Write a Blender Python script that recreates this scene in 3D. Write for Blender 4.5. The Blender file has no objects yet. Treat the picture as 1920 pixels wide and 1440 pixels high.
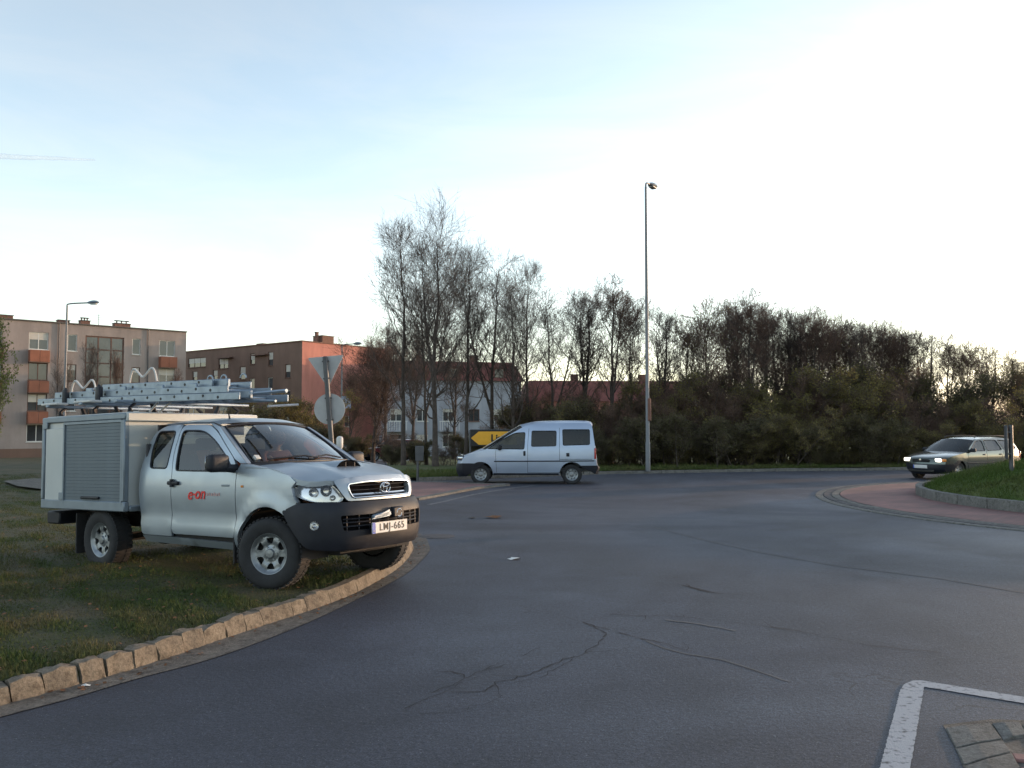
import bpy, bmesh, math, random
import numpy as np
from mathutils import Vector, Matrix
from mathutils.geometry import delaunay_2d_cdt

SC = bpy.context.scene
C = SC.collection
rnd = random.Random(7)
R = math.radians

# ------------------------------------------------------------------ camera
CAM_H = 1.78
FPX = 1600.0                       # focal length in pixels of the 1920 wide photograph
PITCH = math.atan(80 / 1600)
cd = bpy.data.cameras.new('camera'); cam = bpy.data.objects.new('camera', cd); C.objects.link(cam)
cd.sensor_width = 36.0; cd.lens = 36.0 * FPX / 1920
cd.clip_start = 0.1; cd.clip_end = 20000
cam.location = (0, 0, CAM_H); cam.rotation_euler = (math.pi / 2 + PITCH, 0, 0)
SC.camera = cam
# ------------------------------------------------------------------ sky, sun, exposure
SUN_EL, SUN_AZ = 4.5, 28.0         # low evening sun from the right, slightly ahead of the camera
SUN_DIR = Vector((math.cos(R(SUN_AZ)) * math.cos(R(SUN_EL)), math.sin(R(SUN_AZ)) * math.cos(R(SUN_EL)), math.sin(R(SUN_EL))))
w = bpy.data.worlds.new('World'); SC.world = w; w.use_nodes = True
wn = w.node_tree.nodes; wl = w.node_tree.links
bg = wn['Background']; bg.inputs['Strength'].default_value = 0.15
sky = wn.new('ShaderNodeTexSky'); sky.sky_type = 'NISHITA'; sky.sun_disc = False
sky.sun_elevation = R(SUN_EL); sky.sun_rotation = R(90 - SUN_AZ)
sky.air_density = 1.0; sky.dust_density = 0.9; sky.ozone_density = 1.6; sky.altitude = 200
# thin high cirrus veil over the whole sky: whitens and slightly brightens it, in streaks
wtc = wn.new('ShaderNodeTexCoord'); wmp = wn.new('ShaderNodeMapping'); wmp.inputs['Scale'].default_value = (1.2, 1.0, 5.5); wmp.inputs['Rotation'].default_value = (0, R(6), 0)
wnz = wn.new('ShaderNodeTexNoise'); wnz.inputs['Scale'].default_value = 2.2; wnz.inputs['Detail'].default_value = 7; wnz.inputs['Roughness'].default_value = .6; wnz.inputs['Distortion'].default_value = .8
wl.new(wtc.outputs['Generated'], wmp.inputs['Vector']); wl.new(wmp.outputs['Vector'], wnz.inputs['Vector'])
wmr = wn.new('ShaderNodeMapRange'); wmr.inputs[1].default_value = .35; wmr.inputs[2].default_value = .72; wmr.inputs[3].default_value = .30; wmr.inputs[4].default_value = .50
wl.new(wnz.outputs['Fac'], wmr.inputs[0])
wbw = wn.new('ShaderNodeRGBToBW'); wl.new(sky.outputs['Color'], wbw.inputs[0])
wml = wn.new('ShaderNodeMath'); wml.operation = 'MULTIPLY'; wml.inputs[1].default_value = 1.5; wl.new(wbw.outputs[0], wml.inputs[0])
wmx = wn.new('ShaderNodeMix'); wmx.data_type = 'RGBA'; wl.new(wmr.outputs[0], wmx.inputs['Factor']); wl.new(sky.outputs['Color'], wmx.inputs['A']); wl.new(wml.outputs[0], wmx.inputs['B'])
wl.new(wmx.outputs['Result'], bg.inputs['Color'])
sd = bpy.data.lights.new('sun', 'SUN'); sun = bpy.data.objects.new('sun', sd); C.objects.link(sun)
sd.energy = 0.9; sd.angle = R(0.6); sd.color = (1.0, 0.62, 0.36)
sun.rotation_euler = (-SUN_DIR).to_track_quat('-Z', 'Y').to_euler()
sun.location = (60, 20, 30)
SC.view_settings.view_transform = 'Standard'; SC.view_settings.look = 'None'
SC.view_settings.gamma = 1.0; SC.view_settings.use_curve_mapping = False
SC.view_settings.exposure = 2.1
SC.render.engine = 'CYCLES'
SC.cycles.max_bounces = 8; SC.cycles.transparent_max_bounces = 16

# ------------------------------------------------------------------ helpers
def T(x, y):                       # terrain height: level round the roundabout, falling gently behind it
    return 0.0 if y < 36 else -0.024 * (y - 36)
_c, _s = math.cos(PITCH), math.sin(PITCH)
def ray(u, v):
    x = (u - 960) / FPX; z = (720 - v) / FPX
    return x, _c - z * _s, _s + z * _c
def G(u, v, z=0.0):                # point of the ground that the photograph shows at a pixel
    a, b, c = ray(u, v); t = (z - CAM_H) / c
    return (a * t, b * t)
def Yz(u, v, Y):
    a, b, c = ray(u, v); t = Y / b
    return (a * t, Y, CAM_H + c * t)

def nodes(name):
    m = bpy.data.materials.new(name); m.use_nodes = True
    nt = m.node_tree
    return m, nt, nt.nodes['Principled BSDF']
def link(nt, a, b): nt.links.new(a, b)
def mat(name, col, rough=.6, metal=0., var=.12, scale=6., bump=0., bscale=60., coat=0., detail=4., col2=None, spec=.5, fac=None, coord='Object', dirt=0.):
    m, nt, p = nodes(name)
    p.inputs['Roughness'].default_value = rough; p.inputs['Metallic'].default_value = metal
    p.inputs['Coat Weight'].default_value = coat; p.inputs['Coat Roughness'].default_value = .08
    p.inputs['Specular IOR Level'].default_value = spec
    tc = nt.nodes.new('ShaderNodeTexCoord')
    nz = nt.nodes.new('ShaderNodeTexNoise'); nz.inputs['Scale'].default_value = scale; nz.inputs['Detail'].default_value = detail
    link(nt, tc.outputs[coord], nz.inputs['Vector'])
    rp = nt.nodes.new('ShaderNodeValToRGB')
    a = [c * (1 - var) for c in col]; b = [min(1, c * (1 + var)) for c in col] if col2 is None else list(col2)
    lo, hi = fac if fac else (.3, .7)
    rp.color_ramp.elements[0].position = lo; rp.color_ramp.elements[0].color = (*a, 1)
    rp.color_ramp.elements[1].position = hi; rp.color_ramp.elements[1].color = (*b, 1)
    link(nt, nz.outputs['Fac'], rp.inputs['Fac']); link(nt, rp.outputs['Color'], p.inputs['Base Color'])
    if bump:
        n2 = nt.nodes.new('ShaderNodeTexNoise'); n2.inputs['Scale'].default_value = bscale; n2.inputs['Detail'].default_value = 5
        link(nt, tc.outputs[coord], n2.inputs['Vector'])
        bp = nt.nodes.new('ShaderNodeBump'); bp.inputs['Strength'].default_value = bump; bp.inputs['Distance'].default_value = .01
        link(nt, n2.outputs['Fac'], bp.inputs['Height']); link(nt, bp.outputs['Normal'], p.inputs['Normal'])
    if dirt:
        n3 = nt.nodes.new('ShaderNodeTexNoise'); n3.inputs['Scale'].default_value = 3.; n3.inputs['Detail'].default_value = 6
        link(nt, tc.outputs[coord], n3.inputs['Vector'])
        mr = nt.nodes.new('ShaderNodeMapRange'); mr.inputs[1].default_value = .35; mr.inputs[2].default_value = .75
        mr.inputs[3].default_value = rough; mr.inputs[4].default_value = min(1, rough + dirt)
        link(nt, n3.outputs['Fac'], mr.inputs[0]); link(nt, mr.outputs[0], p.inputs['Roughness'])
    return m
def glass(name, tint=.7, rough=.0, colr=(1, 1, 1), refl=1.25):
    m, nt, p = nodes(name)
    nt.nodes.remove(p); out = nt.nodes['Material Output']
    tr = nt.nodes.new('ShaderNodeBsdfTransparent'); tr.inputs[0].default_value = (tint * colr[0], tint * colr[1], tint * colr[2], 1)
    gl = nt.nodes.new('ShaderNodeBsdfGlossy'); gl.inputs['Roughness'].default_value = rough + .015
    fr = nt.nodes.new('ShaderNodeFresnel'); fr.inputs['IOR'].default_value = 1.5
    # a sheet of glass reflects at both faces
    ml = nt.nodes.new('ShaderNodeMath'); ml.operation = 'MULTIPLY_ADD'; ml.inputs[1].default_value = refl; ml.inputs[2].default_value = .01; ml.use_clamp = True
    mx = nt.nodes.new('ShaderNodeMixShader')
    link(nt, fr.outputs[0], ml.inputs[0]); link(nt, ml.outputs[0], mx.inputs[0]); link(nt, tr.outputs[0], mx.inputs[1]); link(nt, gl.outputs[0], mx.inputs[2])
    link(nt, mx.outputs[0], out.inputs['Surface'])
    return m
def emit(name, col, s):
    m, nt, p = nodes(name)
    p.inputs['Base Color'].default_value = (*col, 1); p.inputs['Emission Color'].default_value = (*col, 1); p.inputs['Emission Strength'].default_value = s
    return m

def tag(o, label=None, cat=None, group=None, kind=None):
    if label: o['label'] = label
    if cat: o['category'] = cat
    if group: o['group'] = group
    if kind: o['kind'] = kind
    return o
def empty(name, loc=(0, 0, 0), rot=(0, 0, 0), **k):
    o = bpy.data.objects.new(name, None); C.objects.link(o); o.location = loc; o.rotation_euler = rot
    o.empty_display_size = .2
    return tag(o, **k)
def link_obj(name, me, m, parent=None):
    o = bpy.data.objects.new(name, me); C.objects.link(o)
    if m is not None and not me.materials: me.materials.append(m)
    if parent is not None: o.parent = parent
    return o
class MB:
    """collects shapes for ONE mesh"""
    def __init__(s): s.v = []; s.f = []; s.sm = []
    def add(s, V, F, smooth=False):
        n = len(s.v); s.v += [tuple(p) for p in V]; s.f += [tuple(i + n for i in f) for f in F]; s.sm += [smooth] * len(F); return s
    def box(s, c, d, M=None, taper=None):
        hx, hy, hz = d[0] / 2, d[1] / 2, d[2] / 2
        V = [Vector((x * hx, y * hy, z * hz)) for z in (-1, 1) for y in (-1, 1) for x in (-1, 1)]
        if taper:
            for p in V:
                if p.z > 0: p.x *= taper[0]; p.y *= taper[1]
        if M is not None: V = [M @ p for p in V]
        V = [p + Vector(c) for p in V]
        return s.add(V, [(0, 2, 3, 1), (4, 5, 7, 6), (0, 1, 5, 4), (1, 3, 7, 5), (3, 2, 6, 7), (2, 0, 4, 6)])
    def bbox(s, c, d, b=.02, seg=2, M=None):       # bevelled box
        bm = bmesh.new(); bmesh.ops.create_cube(bm, size=1)
        for v in bm.verts: v.co = Vector((v.co.x * d[0], v.co.y * d[1], v.co.z * d[2]))
        bmesh.ops.bevel(bm, geom=list(bm.edges), offset=min(b, min(d) * .45), segments=seg, profile=.5, affect='EDGES')
        if M is not None: bmesh.ops.transform(bm, matrix=M.to_4x4(), verts=bm.verts)
        bm.verts.index_update()
        V = [v.co + Vector(c) for v in bm.verts]; F = [[v.index for v in f.verts] for f in bm.faces]; bm.free()
        return s.add(V, F, True)
    def tube(s, P, r, n=8, cap=True, closed=False):
        P = [Vector(p) for p in P]; m = len(P)
        rr = r if hasattr(r, '__len__') else [r] * m
        V = []; F = []; prev = None
        for i, p in enumerate(P):
            if closed: t = P[(i + 1) % m] - P[i - 1]
            else: t = P[min(i + 1, m - 1)] - P[max(i - 1, 0)]
            t.normalize()
            if prev is None:
                a = t.cross(Vector((0, 0, 1)))
                if a.length < .05: a = t.cross(Vector((0, 1, 0)))
            else: a = prev - t * prev.dot(t)
            a.normalize(); prev = a; b = t.cross(a)
            for k in range(n):
                an = 2 * math.pi * k / n; V.append(p + (a * math.cos(an) + b * math.sin(an)) * rr[i])
        for i in range(m if closed else m - 1):
            j = (i + 1) % m
            for k in range(n): F.append((i * n + k, i * n + (k + 1) % n, j * n + (k + 1) % n, j * n + k))
        if cap and not closed: F.append(tuple(range(n - 1, -1, -1))); F.append(tuple((m - 1) * n + k for k in range(n)))
        return s.add(V, F, True)
    def lathe(s, prof, M=None, n=24, closed=False):     # profile (r, h) round local z, or an axis given by M
        V = []; F = []; m = len(prof)
        for r_, h in prof:
            for k in range(n):
                a = 2 * math.pi * k / n; p = Vector((r_ * math.cos(a), r_ * math.sin(a), h)); V.append(M @ p if M is not None else p)
        for i in range(m - 1 + closed):
            j = (i + 1) % m
            for k in range(n): F.append((i * n + k, i * n + (k + 1) % n, j * n + (k + 1) % n, j * n + k))
        return s.add(V, F, True)
    def build(s, name, m, parent=None, auto=40):
        me = bpy.data.meshes.new(name); me.from_pydata(s.v, [], s.f); 
        me.polygons.foreach_set('use_smooth', s.sm)
        if any(s.sm): me.set_sharp_from_angle(angle=R(auto))
        me.update()
        return link_obj(name, me, m, parent)
def poly_area(p): return sum(p[i][0] * p[(i + 1) % len(p)][1] - p[(i + 1) % len(p)][0] * p[i][1] for i in range(len(p))) / 2
def inpoly(x, y, P):
    r = False; n = len(P); j = n - 1
    for i in range(n):
        xi, yi = P[i]; xj, yj = P[j]
        if (yi > y) != (yj > y) and x < (xj - xi) * (y - yi) / (yj - yi) + xi: r = not r
        j = i
    return r
def resample(P, step, closed=True):
    o = []; n = len(P)
    for i in range(n if closed else n - 1):
        a, b = P[i], P[(i + 1) % n]; k = max(1, int(math.ceil(math.hypot(b[0] - a[0], b[1] - a[1]) / step)))
        for q in range(k): o.append((a[0] + (b[0] - a[0]) * q / k, a[1] + (b[1] - a[1]) * q / k))
    if not closed: o.append(P[-1])
    return o
def rpoly(P, r=.04, n=4):          # rounded polygon; a point may bring its own radius
    o = []; m = len(P)
    for i in range(m):
        p = Vector(P[i][:2]); a = Vector(P[i - 1][:2]) - p; b = Vector(P[(i + 1) % m][:2]) - p
        rr = P[i][2] if len(P[i]) > 2 else r
        rr = min(rr, a.length * .45, b.length * .45)
        if rr < 1e-4: o.append(tuple(p)); continue
        A = p + a.normalized() * rr; B = p + b.normalized() * rr
        for k in range(n + 1):
            t = k / n; o.append(tuple(A * (1 - t) ** 2 + p * 2 * t * (1 - t) + B * t * t))
    return o
def catmull(P, k=4, closed=False):
    P = [Vector(p) for p in P]; n = len(P); o = []
    for i in range(n if closed else n - 1):
        if closed: a, b, c, d = P[i - 1], P[i], P[(i + 1) % n], P[(i + 2) % n]
        else: a, b, c, d = P[max(i - 1, 0)], P[i], P[i + 1], P[min(i + 2, n - 1)]
        for q in range(k):
            t = q / k; o.append(tuple(.5 * ((2 * b) + (c - a) * t + (2 * a - 5 * b + 4 * c - d) * t * t + (3 * b - a - 3 * c + d) * t ** 3)))
    if not closed: o.append(tuple(P[-1]))
    return o
def tri2d(outline, holes=(), step=.1, inner=True):
    rings = [resample(outline, step)] + [resample(h, step) for h in holes]
    V = []; E = []
    for r_ in rings:
        n0 = len(V); V += r_; E += [(n0 + i, n0 + (i + 1) % len(r_)) for i in range(len(r_))]
    if inner:
        bx = [p[0] for p in rings[0]]; by = [p[1] for p in rings[0]]
        arr = np.array(V); x = min(bx) + step * .37
        while x < max(bx):
            y = min(by) + step * .41
            while y < max(by):
                if inpoly(x, y, rings[0]) and not any(inpoly(x, y, h) for h in rings[1:]):
                    if ((arr - (x, y)) ** 2).sum(1).min() > (.45 * step) ** 2: V.append((x, y))
                y += step
            x += step
    res = delaunay_2d_cdt([Vector(p) for p in V], E, [], 0, 1e-6)
    vs = [tuple(p) for p in res[0]]; F = []
    for f in res[2]:
        cx = sum(vs[i][0] for i in f) / len(f); cy = sum(vs[i][1] for i in f) / len(f)
        if inpoly(cx, cy, rings[0]) and not any(inpoly(cx, cy, h) for h in rings[1:]): F.append(tuple(f))
    return vs, F, rings
def panel(name, outline, fn, m, parent=None, holes=(), step=.08, depth=.02, mb=None):
    """a sheet traced as a 2D outline with holes, mapped by fn(a, b, depth) and folded inwards at its edges"""
    vs, F, rings = tri2d(outline, holes, step)
    V = [Vector(fn(a, b, 0.)) for a, b in vs]
    # outward side: away from depth
    k = len(F) // 2; f = F[k]; n = (V[f[1]] - V[f[0]]).cross(V[f[2]] - V[f[0]])
    ca, cb = vs[f[0]]; outd = Vector(fn(ca, cb, 0.)) - Vector(fn(ca, cb, .01))
    if n.dot(outd) < 0: F = [t[::-1] for t in F]
    M = mb or MB(); M.add(V, F, True)
    if depth:
        for rg in rings:
            a = [fn(p[0], p[1], 0.) for p in rg]; b = [fn(p[0], p[1], depth) for p in rg]; n_ = len(rg)
            M.add(a + b, [(i, (i + 1) % n_, n_ + (i + 1) % n_, n_ + i) for i in range(n_)], True)
    if mb: return None
    return M.build(name, m, parent, 50)
def mesh_np(name, V, F, m, parent=None, smooth=False):
    V = np.asarray(V, np.float32); F = np.asarray(F, np.int32); k = F.shape[1]
    me = bpy.data.meshes.new(name)
    me.vertices.add(len(V)); me.vertices.foreach_set('co', V.ravel())
    me.loops.add(F.size); me.loops.foreach_set('vertex_index', F.ravel())
    me.polygons.add(len(F)); me.polygons.foreach_set('loop_start', np.arange(len(F), dtype=np.int32) * k)
    me.polygons.foreach_set('use_smooth', np.full(len(F), smooth))
    me.update(calc_edges=True); me.validate()
    return link_obj(name, me, m, parent) if name else me
def text(body, size, m, parent, M, name='lettering', shear=0., ext=.0015, align='CENTER', bold=0., space=1.):
    cu = bpy.data.curves.new(name, 'FONT'); cu.body = body; cu.size = size; cu.align_x = align; cu.align_y = 'CENTER'
    cu.shear = shear; cu.space_character = space; cu.extrude = ext; cu.offset = bold; cu.resolution_u = 3
    o = bpy.data.objects.new(name, cu); C.objects.link(o); bpy.context.view_layer.update()
    me = bpy.data.meshes.new_from_object(o); bpy.data.objects.remove(o); bpy.data.curves.remove(cu)
    me.transform(M); me.materials.clear()
    return link_obj(name, me, m, parent)
def frame(o, X, Yv, Z):            # matrix with the given axes at o
    return Matrix(((X[0], Yv[0], Z[0], o[0]), (X[1], Yv[1], Z[1], o[1]), (X[2], Yv[2], Z[2], o[2]), (0, 0, 0, 1)))
def copy_tree(o, parent=None):
    c = o.copy(); C.objects.link(c); c.parent = parent
    for ch in list(o.children): copy_tree(ch, c)
    return c
def interp(x, xs, ys): return float(np.interp(x, xs, ys))
def share(mb, name, m):            # a mesh to be used by many pieces
    me = bpy.data.meshes.new(name); me.from_pydata(mb.v, [], mb.f); me.polygons.foreach_set('use_smooth', mb.sm)
    if any(mb.sm): me.set_sharp_from_angle(angle=R(40))
    me.materials.append(m); me.update(); return me
ORD = ['first', 'second', 'third', 'fourth', 'fifth', 'sixth', 'seventh', 'eighth', 'ninth', 'tenth', 'eleventh', 'twelfth', 'thirteenth', 'fourteenth', 'fifteenth', 'sixteenth', 'seventeenth', 'eighteenth', 'nineteenth', 'twentieth', 'twenty-first', 'twenty-second', 'twenty-third', 'twenty-fourth', 'twenty-fifth', 'twenty-sixth', 'twenty-seventh', 'twenty-eighth', 'twenty-ninth', 'thirtieth']

# ------------------------------------------------------------------ materials
M = {}
def asphalt():
    m, nt, p = nodes('asphalt'); N = nt.nodes.new
    tc = N('ShaderNodeTexCoord')
    def noise(sc, det=5, ro=.6, di=0.):
        n = N('ShaderNodeTexNoise'); n.inputs['Scale'].default_value = sc; n.inputs['Detail'].default_value = det; n.inputs['Roughness'].default_value = ro; n.inputs['Distortion'].default_value = di
        link(nt, tc.outputs['Object'], n.inputs['Vector']); return n
    def ramp(src, lo, hi, a, b):
        r = N('ShaderNodeValToRGB'); r.color_ramp.elements[0].position = lo; r.color_ramp.elements[0].color = (*a, 1); r.color_ramp.elements[1].position = hi; r.color_ramp.elements[1].color = (*b, 1)
        link(nt, src, r.inputs['Fac']); return r.outputs['Color']
    def mul(a, b):
        x = N('ShaderNodeMix'); x.data_type = 'RGBA'; x.blend_type = 'MULTIPLY'; x.inputs['Factor'].default_value = 1; link(nt, a, x.inputs['A']); link(nt, b, x.inputs['B']); return x.outputs['Result']
    big = noise(.16, 4, .55, 1.0); blot = noise(1.3, 6, .65, .5); mid = noise(26, 6, .75); grit = noise(85, 2, .8)
    col = ramp(big.outputs['Fac'], .34, .66, (.0155, .0195, .0310), (.0385, .0450, .0630))
    col = mul(col, ramp(blot.outputs['Fac'], .30, .70, (.72, .72, .73), (1.28, 1.27, 1.26)))
    col = mul(col, ramp(mid.outputs['Fac'], .32, .70, (.45, .45, .46), (1.55, 1.54, 1.52)))
    col = mul(col, ramp(grit.outputs['Fac'], .35, .68, (.30, .30, .32), (2.3, 2.28, 2.25)))
    # lanes polished by tyres and darkened by oil, running round the island
    sb = N('ShaderNodeVectorMath'); sb.operation = 'DISTANCE'; sb.inputs[1].default_value = (16.3, 19.3, 0); link(nt, tc.outputs['Object'], sb.inputs[0])
    wv = N('ShaderNodeMath'); wv.operation = 'MULTIPLY_ADD'; wv.inputs[1].default_value = 2.2; link(nt, blot.outputs['Fac'], wv.inputs[0]); link(nt, sb.outputs['Value'], wv.inputs[2])
    mp = N('ShaderNodeMapRange'); mp.inputs[1].default_value = 10.; mp.inputs[2].default_value = 24.; link(nt, wv.outputs[0], mp.inputs[0])
    lr = N('ShaderNodeValToRGB'); el = lr.color_ramp.elements; el[0].position = 0; el[0].color = (1, 1, 1, 1); el[1].position = 1; el[1].color = (.80, .80, .82, 1)
    for q, v in ((.10, 1.28), (.18, .92), (.27, 1.30), (.38, 1.0), (.46, 1.22), (.58, .86), (.70, 1.12)): e_ = el.new(q); e_.color = (v, v, v, 1)
    link(nt, mp.outputs[0], lr.inputs['Fac']); col = mul(col, lr.outputs['Color'])
    fine = N('ShaderNodeTexVoronoi'); fine.inputs['Scale'].default_value = 105; link(nt, tc.outputs['Object'], fine.inputs['Vector'])
    sp = N('ShaderNodeTexWhiteNoise'); link(nt, fine.outputs['Position'], sp.inputs['Vector'])
    gt = N('ShaderNodeMath'); gt.operation = 'GREATER_THAN'; gt.inputs[1].default_value = .985; link(nt, sp.outputs['Value'], gt.inputs[0])
    near = N('ShaderNodeMath'); near.operation = 'LESS_THAN'; near.inputs[1].default_value = .35; link(nt, fine.outputs['Distance'], near.inputs[0])
    g2 = N('ShaderNodeMath'); g2.operation = 'MULTIPLY'; link(nt, gt.outputs[0], g2.inputs[0]); link(nt, near.outputs[0], g2.inputs[1])
    m2 = N('ShaderNodeMix'); m2.data_type = 'RGBA'; m2.inputs['B'].default_value = (.16, .16, .165, 1); link(nt, g2.outputs[0], m2.inputs['Factor']); link(nt, col, m2.inputs['A'])
    # crazed hairline cracking in worn patches
    ds = noise(3.0, 4, .6); ad = N('ShaderNodeVectorMath'); ad.operation = 'ADD'; sc = N('ShaderNodeVectorMath'); sc.operation = 'SCALE'; sc.inputs['Scale'].default_value = .35
    link(nt, ds.outputs['Color'], sc.inputs[0]); link(nt, tc.outputs['Object'], ad.inputs[0]); link(nt, sc.outputs[0], ad.inputs[1])
    vc = N('ShaderNodeTexVoronoi'); vc.feature = 'DISTANCE_TO_EDGE'; vc.inputs['Scale'].default_value = 2.3; link(nt, ad.outputs[0], vc.inputs['Vector'])
    lt = N('ShaderNodeMapRange'); lt.inputs[1].default_value = .008; lt.inputs[2].default_value = .020; lt.inputs[3].default_value = 1; lt.inputs[4].default_value = 0; link(nt, vc.outputs['Distance'], lt.inputs[0])
    mk = noise(.55, 5, .6, .4); ms = N('ShaderNodeMapRange'); ms.inputs[1].default_value = .55; ms.inputs[2].default_value = .68; link(nt, mk.outputs['Fac'], ms.inputs[0])
    ck = N('ShaderNodeMath'); ck.operation = 'MULTIPLY'; link(nt, lt.outputs[0], ck.inputs[0]); link(nt, ms.outputs[0], ck.inputs[1])
    m3 = N('ShaderNodeMix'); m3.data_type = 'RGBA'; m3.inputs['B'].default_value = (.008, .008, .010, 1); link(nt, ck.outputs[0], m3.inputs['Factor']); link(nt, m2.outputs['Result'], m3.inputs['A'])
    link(nt, m3.outputs['Result'], p.inputs['Base Color'])
    rr = N('ShaderNodeMapRange'); rr.inputs[1].default_value = .3; rr.inputs[2].default_value = .7; rr.inputs[3].default_value = .78; rr.inputs[4].default_value = .56; link(nt, big.outputs['Fac'], rr.inputs[0]); link(nt, rr.outputs[0], p.inputs['Roughness'])
    p.inputs['Specular IOR Level'].default_value = .5
    bp = N('ShaderNodeBump'); bp.inputs['Strength'].default_value = .6; bp.inputs['Distance'].default_value = .008
    link(nt, mid.outputs['Fac'], bp.inputs['Height']); link(nt, bp.outputs['Normal'], p.inputs['Normal'])
    return m
M['asphalt'] = asphalt()
def grassmat(name, green, dry, sc=.9, lo=.42, hi=.62):
    m, nt, p = nodes(name); N = nt.nodes.new
    g = N('ShaderNodeNewGeometry')
    n1 = N('ShaderNodeTexNoise'); n1.inputs['Scale'].default_value = sc; n1.inputs['Detail'].default_value = 6; n1.inputs['Roughness'].default_value = .62; n1.inputs['Distortion'].default_value = .4
    link(nt, g.outputs['Position'], n1.inputs['Vector'])
    rp = N('ShaderNodeValToRGB'); e = rp.color_ramp.elements
    e[0].position = lo; e[0].color = (*green, 1); e[1].position = hi; e[1].color = (*dry, 1)
    link(nt, n1.outputs['Fac'], rp.inputs['Fac'])
    n2 = N('ShaderNodeTexNoise'); n2.inputs['Scale'].default_value = 38; n2.inputs['Detail'].default_value = 3
    link(nt, g.outputs['Position'], n2.inputs['Vector'])
    r2 = N('ShaderNodeValToRGB'); r2.color_ramp.elements[0].position = .3; r2.color_ramp.elements[0].color = (.55, .55, .55, 1); r2.color_ramp.elements[1].position = .72; r2.color_ramp.elements[1].color = (1.45, 1.4, 1.3, 1)
    link(nt, n2.outputs['Fac'], r2.inputs['Fac'])
    mx = N('ShaderNodeMix'); mx.data_type = 'RGBA'; mx.blend_type = 'MULTIPLY'; mx.inputs['Factor'].default_value = 1
    link(nt, rp.outputs['Color'], mx.inputs['A']); link(nt, r2.outputs['Color'], mx.inputs['B']); link(nt, mx.outputs['Result'], p.inputs['Base Color'])
    p.inputs['Roughness'].default_value = .8; p.inputs['Specular IOR Level'].default_value = .2
    return m
M['grass'] = grassmat('lawn grass', (.052, .076, .023), (.112, .100, .052), 1.1, .42, .66)
M['soil'] = grassmat('lawn soil', (.042, .048, .022), (.085, .072, .046), 1.1, .40, .62)
M['isgrass'] = grassmat('island grass', (.060, .100, .022), (.085, .105, .035), .7)
M['dist_grass'] = grassmat('verge grass', (.060, .088, .024), (.105, .105, .045), .5)
def stonemat(name, a, b, dark):
    m, nt, p = nodes(name); N = nt.nodes.new; g = N('ShaderNodeNewGeometry')
    def nz(sc, det, ro=.65):
        n = N('ShaderNodeTexNoise'); n.inputs['Scale'].default_value = sc; n.inputs['Detail'].default_value = det; n.inputs['Roughness'].default_value = ro; link(nt, g.outputs['Position'], n.inputs['Vector']); return n
    n1, n2, n3 = nz(4.5, 6), nz(45, 6, .75), nz(13, 5)
    def ramp(n, lo, hi, c, d):
        r = N('ShaderNodeValToRGB'); r.color_ramp.elements[0].position = lo; r.color_ramp.elements[0].color = (*c, 1); r.color_ramp.elements[1].position = hi; r.color_ramp.elements[1].color = (*d, 1); link(nt, n.outputs['Fac'], r.inputs['Fac']); return r.outputs['Color']
    def mul(x, y):
        q = N('ShaderNodeMix'); q.data_type = 'RGBA'; q.blend_type = 'MULTIPLY'; q.inputs['Factor'].default_value = 1; link(nt, x, q.inputs['A']); link(nt, y, q.inputs['B']); return q.outputs['Result']
    c = mul(ramp(n1, .32, .66, a, b), ramp(n2, .3, .7, (.55, .55, .55), (1.35, 1.35, 1.33))); c = mul(c, ramp(n3, .36, .50, dark, (1., 1., 1.)))
    link(nt, c, p.inputs['Base Color']); p.inputs['Roughness'].default_value = .9; p.inputs['Specular IOR Level'].default_value = .25
    bp = N('ShaderNodeBump'); bp.inputs['Strength'].default_value = .9; bp.inputs['Distance'].default_value = .012; link(nt, n2.outputs['Fac'], bp.inputs['Height']); link(nt, bp.outputs['Normal'], p.inputs['Normal'])
    return m
M['kerb'] = stonemat('sandstone kerb', (.135, .114, .092), (.22, .185, .145), (.60, .59, .58))
M['kerb_grey'] = stonemat('grey kerb concrete', (.125, .124, .120), (.185, .182, .175), (.72, .72, .70))
M['concrete'] = stonemat('gutter concrete', (.092, .087, .082), (.165, .152, .136), (.65, .63, .62))
M['sett_dark'] = mat('dark edging stone', (.055, .053, .058), .8, var=.25, scale=6, bump=.4)
M['white_paint'] = mat('worn road paint', (.07, .075, .085), .75, var=.2, scale=22, bump=.4, bscale=90, detail=9, col2=(.31, .32, .345), fac=(.28, .46))
M['paver'] = mat('red paver', (.20, .105, .095), .85, var=.3, scale=3.5, bump=.5, bscale=60)
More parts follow.
